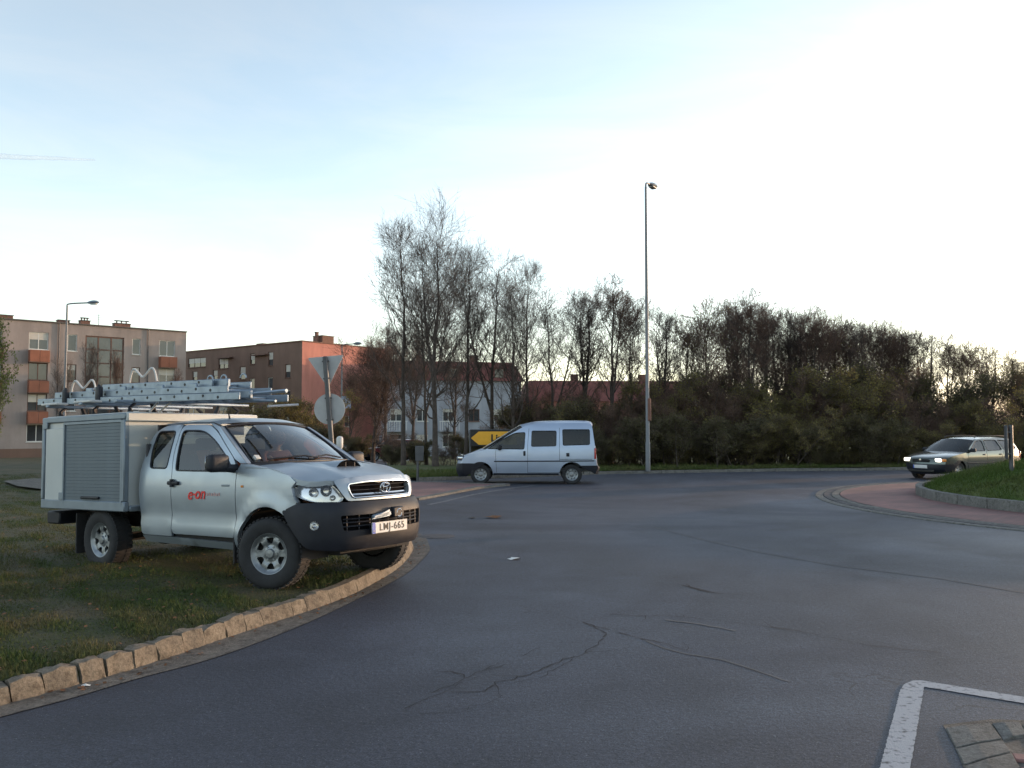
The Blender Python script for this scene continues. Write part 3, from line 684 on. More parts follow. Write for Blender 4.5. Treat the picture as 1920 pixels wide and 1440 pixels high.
if ay.x < 0: ay = -ay
mb = MB(); mb.bbox((0, 0, 0), (.095, .195, .08), .006, 1); pme = share(mb, 'paver', M['paver']); pa_ = math.atan2(ax.y, ax.x)
for i in range(9):
    for j in range(6):
        q = o0 + ax * (.06 + i * .1) + ay * (.11 + j * .2 + (.1 if i % 2 else 0)) - ax * .22 * (j * .5)
        o = link_obj('paver', pme, None, nk); o.location = Vector((q.x, q.y, -.018 + rnd.uniform(-.003, .003))) - nk.location; o.rotation_euler = (rnd.uniform(-.015, .015), rnd.uniform(-.015, .015), pa_ + rnd.uniform(-.01, .01))

# cracks and seams in the asphalt (traced where they run on the road)
def zc(L): return [(820 + x / 2.3415, 1040 + y / 2.3415) for x, y in L]
def crack(L, w_=.02, name='crack', m='crack', z=.0045, jit=.7, wob=.018):
    P = resample([G(*q) for q in L], .07, closed=False)
    P = [(x + rnd.uniform(-wob, wob), y + rnd.uniform(-wob, wob)) for x, y in P]
    if name == 'seam' or len(P) < 12: ribbon(P, w_, z, name, M[m], road, jit, .5); return
    ws = w_ if hasattr(w_, '__len__') else (w_, w_); i = 0; n = len(P)       # broken into pieces with side branches
    while i < n - 3:
        k = min(n - 1, i + rnd.randint(5, 14)); f0, f1 = i / n, k / n
        ribbon(P[i:k + 1], ((ws[0] + (ws[1] - ws[0]) * f0) * rnd.uniform(.5, 1.3), (ws[0] + (ws[1] - ws[0]) * f1) * rnd.uniform(.2, .9)), z, name, M[m], road, jit, .5)
        if rnd.random() < .55:
            x0, y0 = P[rnd.randint(i, k)]; a = rnd.uniform(0, 6.28); B = [(x0, y0)]
            for q in range(rnd.randint(3, 6)): a += rnd.uniform(-.6, .6); B.append((B[-1][0] + .07 * math.cos(a), B[-1][1] + .07 * math.sin(a)))
            ribbon(B, (.007, .002), z + .0004, name, M[m], road, jit, .5)
        i = k + rnd.randint(0, 2)
crack(zc([(-80, 700), (90, 695), (150, 672), (215, 658), (290, 618)]), (.004, .011))
crack(zc([(70, 605), (200, 600), (260, 560), (330, 545), (430, 520), (560, 460), (640, 430), (710, 395), (745, 345), (690, 318), (610, 290), (510, 262), (380, 255), (180, 260), (-20, 268)]), (.012, .005))
crack(zc([(-30, 610), (60, 575), (130, 540), (190, 512), (280, 492)]), (.012, .008))
crack(zc([(130, 540), (60, 515), (-20, 512)]), (.012, .005))
crack(zc([(330, 560), (440, 545), (560, 480), (700, 410)]), (.006, .012))
crack(zc([(900, 372), (1000, 390), (1060, 415), (1200, 445)]), (.012, .006))
crack(zc([(760, 262), (880, 270), (1000, 268), (1120, 278), (1300, 300), (1550, 330), (1900, 400), (2300, 440)]), (.008, .014))
crack(zc([(640, 300), (760, 335), (900, 370)]), (.010, .016))
crack(zc([(1095, 132), (1140, 155), (1200, 168)]), (.012, .02))
crack([(1280, 1098), (1340, 1112), (1400, 1118)], .02)
crack([(760, 1330), (860, 1285), (960, 1240), (1010, 1215)], (.006, .004))
crack(zc([(915, 380), (1000, 412), (1100, 438), (1250, 462), (1400, 510), (1550, 560)]), .020, 'seam', 'seam', .0035, .3, .006)
crack(zc([(1000, 288), (1150, 305), (1310, 335)]), .035, 'seam', 'seam', .0035, .3, .006)
crack([(1230, 990), (1330, 1015), (1420, 1035), (1560, 1060), (1760, 1085), (1920, 1112)], .03, 'seam', 'seam', .0035, .3, .006)
# litter
def litter(name, q, sz, m, label, cat, seed):
    g = random.Random(seed); x, y = G(*q); n = 9; V = [(0, 0, sz * .28)]
    for k in range(n): a = 2 * math.pi * k / n; r_ = sz * g.uniform(.6, 1.3); V.append((r_ * math.cos(a), r_ * .8 * math.sin(a), g.uniform(.004, sz * .3)))
    V.append((0, 0, .004))
    F = [(0, 1 + k, 1 + (k + 1) % n) for k in range(n)] + [(n + 1, 1 + (k + 1) % n, 1 + k) for k in range(n)]
    mb = MB(); mb.add(V, F); o = mb.build(name, m); o.location = (x, y, .002); return tag(o, label, cat)
litter('paper_scrap', (965, 1049), .09, M['paper'], 'crumpled white paper scrap lying in the middle of the road', 'litter', 1)
litter('paper_scrap', (885, 972), .07, M['concrete'], 'grey flattened scrap on the road left of the brown leaf litter', 'litter', 2)
litter('leaf_litter', (928, 971), .17, M['rust'], 'small brown heap of leaf litter on the road in front of the van', 'litter', 3)
litter('paper_scrap', (162, 1287), .035, M['paper'], 'tiny white scrap on the gutter below the broken kerb stones', 'litter', 4)
# drain cover near the kerb tip
mb = MB(); x, y = G(818, 1006); mb.lathe([(.0, .006), (.26, .006), (.30, .002)], n=24); o = mb.build('drain_cover', M['sett_dark']); o.location = (x, y, .002); tag(o, 'round dark drain cover in the road beside the tip of the kerb', 'drain cover')
# ------------------------------------------------------------------ wheels (shared meshes per kind)
_wc = {}
def wheel_meshes(kind, Rt, Rr, wd, nh, hole):
    if kind in _wc: return _wc[kind]
    MX = Matrix.Rotation(math.pi / 2, 4, 'X')         # local z -> -y : outer face looks along -y
    h = wd / 2; k = Rt / .37
    t = MB(); t.lathe([(Rr, -h * .82), (Rr + .035 * k, -h * .97), (Rr + .10 * k, -h * 1.04), (Rt - .03, -h * .95), (Rt - .006, -h * .76), (Rt, -h * .4), (Rt, h * .4), (Rt - .006, h * .76), (Rt - .03, h * .95), (Rr + .10 * k, h * 1.04), (Rr + .035 * k, h * .97), (Rr, h * .82)], MX, 40)
    nb = 44                                           # tread blocks
    for i in range(nb):
        a = 2 * math.pi * i / nb
        for sg in (-1, 1):
            Mr = Matrix.Rotation(a + (.03 if sg > 0 else 0), 3, 'Y')
            c = Mr @ Vector((0, sg * h * .55, Rt - .002)); t.box(c, (Rt * .09, h * .55, .016), Mr)
    tyre = share(t, 'tyre', M['rubber'])
    def face(r_): return interp(r_, [0, .25, .42, .62, .88, .96, 1.0], [.62, .64, .46, .62, .58, .82, .84]) * h
    circ = [(Rr * math.cos(2 * math.pi * i / 48), Rr * math.sin(2 * math.pi * i / 48)) for i in range(48)]
    hs = []
    for i in range(nh):
        a = 2 * math.pi * (i + .5) / nh; P = []
        for (rr, ww) in hole: P.append((rr * Rr * math.cos(a + ww), rr * Rr * math.sin(a + ww)))
        hs.append(rpoly(P, .02 * k, 3))
    b = MB(); panel('rim', circ, lambda a, c, d: (a, -face(math.hypot(a, c) / Rr) + d, c), None, holes=hs, step=Rr * .13, depth=.025, mb=b)
    b.lathe([(Rr * 1.03, h * .86), (Rr * 1.0, h * .84), (Rr * .95, h * .5), (Rr * .93, -h * .8)], MX, 40)
    for i in range(nh):
        a = 2 * math.pi * i / nh; b.lathe([(.0, h * .60), (.011 * k, h * .60), (.012 * k, h * .4)], Matrix.Translation((Rr * .34 * math.cos(a), 0, Rr * .34 * math.sin(a))) @ MX, 6)
    rim = share(b, 'rim', M['alloy'])
    d = MB(); d.lathe([(.0, h * .1), (Rr * .9, h * .1), (Rr * .9, -h * .8), (0, -h * .8)], MX, 24); drum = share(d, 'brake_drum', M['dark'])
    hb = MB(); hb.lathe([(0, h * .78), (Rr * .2, h * .76), (Rr * .25, h * .66), (Rr * .26, h * .3)], MX, 20); hub = share(hb, 'hub', M['alloy'])
    _wc[kind] = (tyre, rim, drum, hub); return _wc[kind]
def wheel(parent, pos, side, kind, Rt, Rr, wd, nh=6, hole=((.50, -.22), (.82, -.30), (.82, .30), (.50, .22)), steer=0.):
    ty, ri, dr, hb = wheel_meshes(kind, Rt, Rr, wd, nh, hole)
    o = link_obj('wheel', hb, None, parent); o.location = pos; o.rotation_euler = (0, rnd.uniform(0, 6), steer + (0 if side < 0 else math.pi))
    o.rotation_mode = 'ZYX'; o.rotation_mode = 'XYZ'
    for n_, me in (('tyre', ty), ('rim', ri), ('brake_drum', dr)): link_obj(n_, me, None, o)
    return o

# ------------------------------------------------------------------ the pickup truck
TX, TY, TYAW, TPIT, TROL, TG = -2.036, 9.576, -.5992, .0283, -.0089, .10
truck = empty('pickup_truck', (TX, TY, TG), label='silver service pickup truck with cargo box and ladder rack parked on the lawn', cat='pickup truck')
truck.rotation_euler = (Matrix.Rotation(TYAW, 3, 'Z') @ Matrix.Rotation(-TPIT, 3, 'Y') @ Matrix.Rotation(TROL, 3, 'X')).to_euler()
def hw(x, z):                       # half width of the cab and wings
    w_ = interp(z, [.36, .42, .48, .56, .63, .70, .76, .95, 1.1, 1.20, 1.27, 1.35, 1.5, 1.68, 1.74, 1.80], [.78, .822, .845, .857, .850, .838, .848, .862, .856, .842, .826, .800, .748, .680, .640, .560])
    r_ = math.hypot(x, z - .37)
    w_ += .030 * math.exp(-((r_ - .50) / .065) ** 2) * (1 if z < 1.0 else 0)
    if x > .1: w_ -= .26 * (x - .1) ** 2
    if x < -2.1: w_ -= .5 * (x + 2.1) ** 2
    return w_
def side(sg): return lambda x, z, d: (x, sg * (hw(x, z) - d), z)
ARCH = [(.0 + .475 * math.cos(a), .37 + .475 * math.sin(a)) for a in np.linspace(math.pi, math.pi * .19, 16)]
fender = [(-.51, .45), (-.475, .37)] + ARCH + [(.36, .80), (.415, .895), (.375, .96), (.35, 1.045), (.40, 1.10), (.31, 1.165), (-.05, 1.245), (-.36, 1.285), (-.47, 1.285), (-.505, 1.22)]
door_out = rpoly([(-.52, .50), (-.515, 1.22, .05), (-.60, 1.335, .1), (-1.05, 1.655, .2), (-1.24, 1.735, .25), (-1.74, 1.745, .08), (-1.72, 1.40, .3), (-1.655, 1.2, .2), (-1.645, .50, .06)], .04)
win2 = rpoly([(-1.69, 1.675, .06), (-1.30, 1.668, .22), (-1.04, 1.555, .2), (-.74, 1.36, .1), (-.595, 1.235, .03), (-.60, 1.205, .03), (-1.60, 1.215, .04), (-1.66, 1.45, .3)], .03)
quarter = rpoly([(-1.655, .47), (-1.665, 1.2, .2), (-1.73, 1.40, .3), (-1.752, 1.752, .04), (-2.10, 1.745, .12), (-2.30, 1.62, .14), (-2.335, 1.23, .3), (-2.33, .9, .2), (-2.25, .47, .05)], .02)
win1 = rpoly([(-1.83, 1.675, .05), (-2.17, 1.675, .07), (-2.185, 1.47, .2), (-2.11, 1.245, .05), (-1.78, 1.24, .05), (-1.80, 1.40, .3)], .04)
sill = [(-2.25, .462), (-1.655, .462), (-.515, .442), (-.49, .36), (-2.22, .385)]
pillar = [(-.475, 1.292), (-.375, 1.292), (-1.02, 1.70), (-1.24, 1.762), (-1.755, 1.775), (-2.11, 1.765), (-2.10, 1.752), (-1.752, 1.757), (-1.23, 1.742), (-1.045, 1.664), (-.595, 1.342)]
for sg in (-1, 1):
    f = side(sg)
    panel('wing', fender, f, M['silver'], truck, step=.07, depth=.05)
    dr = panel('door', door_out, f, M['silver'], truck, holes=[win2], step=.08, depth=.03)
    panel('window', win2, lambda x, z, d: f(x, z, d + .014), M['glass'], dr, step=.2, depth=0)
    fr_ = MB(); rim_ = [f(x, z, .004) for x, z in resample(win2, .06)]; fr_.tube(rim_, .011, 5, closed=True); fr_.build('window_seal', M['plastic'], dr)
    h = MB(); c = Vector(f(-1.60, 1.075, -.018)); h.bbox(c, (.20, .035, .045), .016, 2); h.tube([c + Vector((-.02, sg * .004, .045)), c + Vector((-.02, sg * .004, -.045))], .022, 8); h.build('handle', M['plastic'], dr)
    q = panel('rear_quarter_panel', quarter, f, M['silver'], truck, holes=[win1], step=.08, depth=.03)
    panel('window', win1, lambda x, z, d: f(x, z, d + .014), M['dark_glass'], q, step=.2, depth=0)
    fr_ = MB(); fr_.tube([f(x, z, .004) for x, z in resample(win1, .06)], .011, 5, closed=True); fr_.build('window_seal', M['plastic'], q)
    panel('sill', sill, f, M['silver'], truck, step=.1, depth=.04)
    panel('pillar', pillar, f, M['silver'], truck, step=.1, depth=.06)
    # dark liner behind the panel gaps
    panel('inner_shell', [(-2.24, .42), (-.5, .40), (-.5, 1.18), (-2.26, 1.18)], lambda x, z, d: f(x, z, d + .045), M['dark'], truck, step=.3, depth=0)
    # wheel arch liner
    a = MB(); n = 14; V = []
    for k in range(n + 1):
        an = math.pi * (1.06 - 1.1 * k / n)
        for yy in (.84, .45): V.append((.47 * math.cos(an), sg * (yy if yy < .8 else min(.85, hw(.3, .7)) - .03), .37 + .47 * math.sin(an)))
    a.add(V, [(2 * k, 2 * k + 1, 2 * k + 3, 2 * k + 2) for k in range(n)], True); a.build('arch_liner', M['dark'], truck)
    # mirror
    mr = MB(); mr.bbox((-.60, sg * 1.02, 1.30), (.13, .25, .19), .05, 3); mr.tube([(-.56, sg * .80, 1.235), (-.58, sg * .93, 1.245), (-.60, sg * .98, 1.26)], [.05, .04, .035], 8)
    m_ = mr.build('wing_mirror', M['plastic'], truck)
    g = MB(); g.bbox((-.668, sg * 1.02, 1.305), (.006, .21, .15), .003, 1); g.build('mirror_glass', M['chrome'], m_)
    fl = MB(); fl.box((-.53, sg * .74, .40), (.02, .24, .34)); fl.build('mud_flap', M['rubber'], truck)
    fl = MB(); fl.box((-3.56, sg * .76, .43), (.02, .30, .50)); fl.build('mud_flap', M['rubber'], truck)
# roof
def roofz(x, t):
    return interp(x, [-2.26, -2.1, -1.6, -1.2, -1.0], [1.752, 1.768, 1.775, 1.764, 1.715]) + interp(x, [-2.26, -2., -1.3, -1.0], [.04, .055, .055, .05]) * (1 - abs(t) ** 2.6)
rv = MB(); nx, nt = 14, 18; V = []
for i in range(nx + 1):
    for j in range(nt + 1):
        t = -1 + 2 * j / nt; xf = -1.00 + .0 - .055 * abs(t) ** 2; x = -2.26 + (xf + 2.26) * i / nx
        ze = interp(x, [-2.26, -2.1, -1.7, -1.23, -1.04], [1.752, 1.757, 1.765, 1.752, 1.71]); V.append((x, t * (hw(x, ze) - .003), roofz(x, t)))
rv.add(V, [(i * (nt + 1) + j, (i + 1) * (nt + 1) + j, (i + 1) * (nt + 1) + j + 1, i * (nt + 1) + j + 1)[::-1] for i in range(nx) for j in range(nt)], True)
rv.build('roof_panel', M['silver'], truck)
an = MB(); an.tube([(-1.28, -.35, 1.81), (-1.30, -.35, 1.87)], [.012, .006], 6); an.build('aerial_base', M['plastic'], truck)
# windscreen
def ws(s_, t, d=0.):
    b = Vector((-.26 - .17 * abs(s_) ** 2.2, s_ * .735, 1.285 + .0 * s_)); u = Vector((-.985 - .06 * abs(s_) ** 2, s_ * .605, 1.752 - .045 * abs(s_) ** 2))
    p = b.lerp(u, t); n = Vector((.53, 0, .85)); p += n * (.035 * math.sin(math.pi * t) * (1 - .5 * s_ * s_) - d); return p
wo = rpoly([(-.985, .02), (.985, .02), (.985, .985), (-.985, .985)], .05)
panel('windscreen', wo, lambda a, b, d: ws(a, b, d), M['screen_glass'], truck, step=.14, depth=0)
sl = MB(); sl.tube([ws(a, b, -.002) for a, b in resample(rpoly([(-.99, .015), (.99, .015), (.99, .99), (-.99, .99)], .05), .1)], .016, 5, closed=True); sl.build('windscreen_seal', M['plastic'], truck)
for sg in (-1, 1):                 # A pillars between windscreen and side frame
    V = []
    for k in range(9):
        t = k / 8; p = ws(sg * .99, t); z = p.z - .006; x = interp(z, [1.285, 1.70, 1.74], [-.37, -1.03, -1.14]); V += [p, (x, sg * (hw(x, z + .012) - .001), z + .012)]
    b = MB(); b.add(V, [(2 * k, 2 * k + 1, 2 * k + 3, 2 * k + 2) for k in range(8)], True); b.build('pillar', M['silver'], truck)
wp = MB(); wp.tube([ws(-.75, .06, -.02), ws(-.1, .10, -.025), ws(.15, .055, -.02)], .010, 5); wp.tube([ws(-.05, .05, -.02), ws(.4, .11, -.025), ws(.75, .05, -.02)], .010, 5)
wp.build('wiper', M['plastic'], truck)
cw = MB(); cw.add([ws(s_, .03, .004) for s_ in np.linspace(-1, 1, 13)] + [(-.13 - .2 * s_ * s_, s_ * .74, 1.272) for s_ in np.linspace(-1, 1, 13)], [(i, i + 1, 14 + i, 13 + i) for i in range(12)], True); cw.build('cowl', M['plastic'], truck)
st = MB(); st.bbox(ws(-.86, .13, .006), (.05, .07, .06), .004, 1, Matrix.Rotation(-.9, 3, 'Y')); st.build('inspection_sticker', M['white'], truck)
# bonnet
def xfront(y):
    return interp(abs(y), [0, .2, .35, .5, .6, .68, .75, .80, .84, .865], [.835, .826, .805, .760, .705, .635, .545, .455, .33, .10])
def bz(x, y):
    zc_ = interp(x, [-.45, -.25, 0, .3, .5, .62, .70, .76], [1.305, 1.298, 1.282, 1.238, 1.200, 1.172, 1.148, 1.120])
    cr = .045 * (abs(y) / .8) ** 2.2 + .012 * math.exp(-((abs(y) - .42) / .05) ** 2) * -1
    cr += .08 * max(0., min(1., (x - .1) / .4)) ** 1.5 * (abs(y) / .79) ** 3
    return zc_ - cr
bo = [(-.385, -.79), (-.31, -.68), (-.2, -.45), (-.13, -.2), (-.115, 0)]; bo += [(x, -y) for x, y in bo[-2::-1]]
fy = [.79, .74, .66, .58, .5, .4, .25, 0.]
bf = [(min(xfront(y) - .075, interp(y, [.5, .58, .66, .74, .79], [9, .66, .60, .53, .44])), y) for y in fy]; bf += [(x, -y) for x, y in bf[-2::-1]]
bo = [(-.385, .795)] if False else bo
panel('bonnet', bo + bf, lambda x, y, d: (x, y * (1 if abs(y) < .78 else (hw(x, 1.2) - .008) / .79), bz(x, y) - d), M['silver'], truck, step=.07, depth=.055)
scp = MB(); V = []; nx, ny = 8, 10
for i in range(nx + 1):
    for j in range(ny + 1):
        f_ = i / nx; t = -1 + 2 * j / ny; x = -.02 + .34 * f_ - .0 * t * t; y = t * (.16 + .03 * f_)
        V.append((x, y, bz(x, y) - .004 + .075 * (f_ ** .8) * (1 - abs(t) ** 3.2)))
scp.add(V, [(i * 11 + j, (i + 1) * 11 + j, (i + 1) * 11 + j + 1, i * 11 + j + 1) for i in range(nx) for j in range(ny)], True)
sc_ = scp.build('bonnet_scoop', M['silver'], truck)
so = MB(); V = [(.300, t * .185, bz(.32, 0) - .006 + .071 * (1 - abs(t) ** 3.2)) for t in np.linspace(-1, 1, 11)] + [(.300, t * .19, bz(.3, 0) - .010) for t in np.linspace(-1, 1, 11)]
so.add(V, [(i, i + 1, 12 + i, 11 + i) for i in range(10)]); so.build('scoop_opening', M['void'], sc_)
so = MB()
for t in (-.35, .35): so.box((.336, t * .19, bz(.33, 0) + .025), (.01, .012, .05))
so.build('scoop_bar', M['plastic'], sc_)
# front end: surfaces over (arc length, height)
_ay = np.linspace(-.866, .866, 401); _ax = np.array([xfront(y) for y in _ay])
# smooth plan curve
for _ in range(30): _ax[1:-1] = (_ax[:-2] + 2 * _ax[1:-1] + _ax[2:]) / 4
_al = np.concatenate([[0], np.cumsum(np.hypot(np.diff(_ax), np.diff(_ay)))]); _al -= _al[200]
def arc(y): return interp(y, _ay, _al)
def front(a, z, d, bulge=0.):
    y = float(np.interp(a, _al, _ay)); x = float(np.interp(a, _al, _ax)); e = .01
    dx = float(np.interp(a + e, _al, _ax) - np.interp(a - e, _al, _ax)); dy = float(np.interp(a + e, _al, _ay) - np.interp(a - e, _al, _ay)); L = math.hypot(dx, dy) or 1
    n = (dy / L, -dx / L); o = bulge - d
    return (x + n[0] * o, y + n[1] * o, z)
def lean(z): return interp(z, [.85, .95, 1.05, 1.12, 1.18], [.0, -.005, -.025, -.055, -.10])
fr = lambda a, z, d: front(a, z, d, lean(z))
A = lambda L: [(arc(p[0]), *p[1:]) for p in L]
for sg in (-1, 1):
    hl = rpoly(A([(sg * .835, 1.045, .03), (sg * .79, 1.088, .03), (sg * .645, 1.098, .05), (sg * .57, 1.03, .06), (sg * .50, .925, .03), (sg * .53, .888, .02), (sg * .74, .895, .05), (sg * .815, .945, .04)]), .03)
    L_ = panel('headlight', hl, lambda a, z, d: fr(a, z, d + .07), M['chrome'], truck, step=.05, depth=-.06)
    panel('lens', hl, fr, M['lens'], L_, step=.08, depth=0)
    lb = MB()
    for yy, zz, r_ in ((.655, 1.005, .058), (.745, .99, .045), (.60, .93, .028)):
        p = Vector(fr(arc(sg * yy), zz, .075)); q = Vector(fr(arc(sg * yy), zz, 0.)); dr_ = (q - p).normalized(); Mq = Matrix.Translation(p) @ dr_.to_track_quat('Z', 'Y').to_matrix().to_4x4()
        lb.lathe([(0, .012), (r_ * .45, .014), (r_ * .5, .03), (r_ * .9, .045), (r_, .05), (r_ * 1.04, .02)], Mq, 16)
    lb.build('reflector', M['chrome'], L_)
    sm = panel('filler_panel', A([(sg * .57, 1.098), (sg * .64, 1.104), (sg * .80, 1.094), (sg * .80, 1.10), (sg * .64, 1.125), (sg * .56, 1.118)]), fr, M['silver'], truck, step=.06, depth=.02)
gr_o = rpoly(A([(-.60, 1.105, .04), (-.50, 1.125, .1), (-.25, 1.145, .2), (.25, 1.145, .2), (.50, 1.125, .1), (.60, 1.105, .04), (.545, 1.0, .05), (.475, .895, .03), (-.475, .895, .03), (-.545, 1.0, .05)]), .03)
gr_i = rpoly(A([(-.465, 1.065, .04), (-.25, 1.085, .2), (.25, 1.085, .2), (.465, 1.065, .04), (.455, .99, .05), (.42, .925, .03), (-.42, .925, .03), (-.455, .99, .05)]), .03)
gs = panel('grille', gr_o, lambda a, z, d: front(a, z, d, lean(z) + .022), M['silver'], truck, holes=[gr_i], step=.05, depth=.05)
panel('grille_mesh', gr_i, lambda a, z, d: front(a, z, d + .04, lean(z)), M['void'], gs, step=.1, depth=0)
for zz, m_ in ((.955, 'chrome'), (1.0, 'plastic'), (1.045, 'plastic')):
    b = MB(); ys = np.linspace(-.45, .45, 15); b.tube([front(arc(y), zz, .012, lean(zz)) for y in ys], .012 if m_ == 'chrome' else .005, 6); b.build('grille_bar', M[m_], gs)
ch = MB(); ch.tube([front(a, z, -.002, lean(z) + .022) for a, z in resample(gr_i, .05)], .010, 6, closed=True); ch.build('grille_trim', M['chrome'], gs)
bd = MB(); cx_ = front(0, 1.0, 0, lean(1.0) + .035)[0]
def ell(ry, rz, oz, r_, n=28): bd.tube([(cx_, ry * math.cos(2 * math.pi * k / n), 1.012 + oz + rz * math.sin(2 * math.pi * k / n)) for k in range(n)], r_, 6, closed=True)
ell(.075, .052, 0, .0085); ell(.028, .046, 0, .007); ell(.050, .019, .026, .007); bd.build('badge', M['chrome'], truck)
# bumper
bprof = lambda z: interp(z, [.36, .42, .50, .62, .70, .80, .86, .90], [.0, .055, .085, .095, .098, .09, .06, .02])
def bfn(a, z, d):
    y = abs(float(np.interp(a, _al, _ay))); return front(a, z, d, bprof(z) * interp(y, [0, .5, .72, .85], [1, 1, .8, .28]))
bmp = rpoly(A([(-.848, .805, .02), (-.81, .885, .03), (-.60, .888, .05), (-.46, .885, .05), (.46, .885, .05), (.60, .888, .05), (.81, .885, .03), (.848, .805, .02), (.832, .66, .03), (.775, .43, .06), (.60, .40, .05), (-.60, .40, .05), (-.775, .43, .06), (-.832, .66, .03)]), .03)
intake = rpoly(A([(-.56, .755), (.56, .755), (.53, .60), (-.53, .60)]), .025)
fogs = {}
for sg in (-1, 1): fogs[sg] = [(arc(sg * .725) + .047 * math.cos(a), .665 + .047 * math.sin(a)) for a in np.linspace(0, 2 * math.pi, 17)[:-1]]
bp_ = panel('bumper', bmp, bfn, M['plastic'], truck, holes=[intake, fogs[-1], fogs[1]], step=.06, depth=.06)
panel('air_intake', intake, lambda a, z, d: bfn(a, z, d + .055), M['void'], bp_, step=.1, depth=0)
b = MB()
for zz in (.64, .68, .715): b.tube([bfn(arc(y), zz, .035) for y in np.linspace(-.53, .53, 15)], .008, 5)
for y in np.linspace(-.5, .5, 9): b.box(bfn(arc(float(y)), .677, .04), (.01, .012, .15))
b.build('intake_slat', M['plastic'], bp_)
for sg in (-1, 1):
    p = Vector(bfn(arc(sg * .725), .665, .05)); q = Vector(bfn(arc(sg * .725), .665, 0.)); Mq = Matrix.Translation(p) @ (q - p).to_track_quat('Z', 'Y').to_matrix().to_4x4()
    b = MB(); b.lathe([(0, 0), (.02, .004), (.036, .02), (.045, .045)], Mq, 18); fl_ = b.build('fog_light', M['chrome'], bp_)
    b = MB(); b.lathe([(0, .044), (.03, .042), (.045, .036)], Mq, 18); b.build('lens', M['lens'], fl_)
# tow hook with bracket in front of the intake
xk = bfn(0, .75, 0)[0]
b = MB(); b.bbox((xk + .02, -.16, .735), (.05, .26, .05), .01, 1, Matrix.Rotation(.12, 3, 'X')); b.add([(xk + .03, -.33, .70), (xk + .03, -.06, .72), (xk + .03, -.06, .79), (xk + .045, -.33, .705), (xk + .045, -.06, .72), (xk + .045, -.06, .79)], [(0, 1, 2), (5, 4, 3), (0, 2, 5, 3), (2, 1, 4, 5), (1, 0, 3, 4)])
hk = b.build('winch_bracket', M['alu'], truck)
b = MB(); b.tube([(xk + .05, .075 + .038 * math.cos(a), .745 + .04 * math.sin(a)) for a in np.linspace(0, 2 * math.pi, 17)[:-1]], .013, 6, closed=True); b.build('tow_ring', M['chrome'], hk)
b = MB(); b.bbox((xk + .03, .07, .755), (.06, .16, .11), .012, 1); b.build('winch_fairlead', M['plastic'], hk)
# number plate
pl = MB(); px_ = xk + .035; pl.bbox((px_, -.05, .612), (.012, .54, .118), .006, 1); pl = pl.build('number_plate', M['plate_white'], truck)
b = MB(); b.box((px_ + .0075, -.295, .612), (.003, .045, .112)); b.build('plate_band', M['plate_blue'], pl)
b = MB(); [b.box((px_ + .0072, -.05, .612 + s_ * .0565), (.002, .538, .004)) for s_ in (-1, 1)]; b.build('plate_rim', M['black'], pl)
PM = lambda y, z: frame((px_ + .008, y, z), (0, 1, 0), (0, 0, 1), (1, 0, 0))
text('LMJ-665', .104, M['black'], pl, PM(-.022, .612), bold=.0006, space=1.12)
text('H', .03, M['plate_white'], pl, PM(-.296, .580).copy() @ Matrix.Translation((0, 0, .002)))
# side lettering
sy = -hw(-1.2, .95) - .003
SM = lambda x, z, y=sy: frame((x, y, z), (1, 0, 0), (0, 0, 1), (0, -1, 0))
text('e', .18, M['red'], truck, SM(-1.30, .950), shear=.25, bold=.003)
text('-', .17, M['red'], truck, SM(-1.225, .966), shear=.2, bold=.002)
text('on', .18, M['red'], truck, SM(-1.12, .960), shear=.25, bold=.003)
b = MB()
for k, w_ in enumerate((.03, .02, .028, .024, .03, .02)): b.box((-.99 + k * .042, sy + .001, .955 + .004 * (k % 2)), (w_, .003, .035 if k % 2 else .028))
b.build('faded_lettering', M['pink'], truck)
b = MB(); b.bbox((-.68, -hw(-.68, 1.06) - .003, 1.055), (.13, .006, .022), .002, 1); b.build('model_badge', M['frame_grey'], truck)
b = MB(); b.bbox((-.40, -hw(-.40, 1.06) - .004, 1.05), (.04, .010, .025), .004, 1); b.build('side_indicator', M['orange_lens'], truck)
# back wall and floor of the cab, seats, dashboard
b = MB(); b.box((-2.27, 0, .98), (.03, 1.55, 1.1)); b.box((-2.27, 0, 1.70), (.03, 1.25, .12)); b.box((-1.3, 0, .55), (1.95, 1.55, .04)); b.build('cab_back', M['interior'], truck)
b = MB(); b.bbox((-.50, 0, 1.13), (.42, 1.42, .30), .07, 2); b.build('dashboard', M['interior'], truck)
b = MB(); b.tube([(-.84 + .075 * math.sin(a), .36 + .18 * math.cos(a), 1.20 + .165 * math.sin(a)) for a in np.linspace(0, 2 * math.pi, 21)[:-1]], .015, 6, closed=True); b.tube([(-.84, .36, 1.2), (-.65, .36, 1.12)], .03, 6); b.build('steering_wheel', M['plastic'], truck)
b = MB(); b.bbox((-.36, .40, 1.285), (.16, .2, .02), .005, 1); b.build('paper_sheet', M['white'], truck)
for sg in (-1, 1):
    b = MB(); b.bbox((-1.35, sg * .36, .80), (.52, .52, .20), .06, 2); b.bbox((-1.62, sg * .36, 1.10), (.16, .50, .62), .06, 2, Matrix.Rotation(-.18, 3, 'Y')); s_ = b.build('seat', M['interior'], truck)
    b = MB(); b.bbox((-1.70, sg * .36, 1.50), (.10, .27, .18), .04, 2); b.build('headrest', M['interior'], s_)
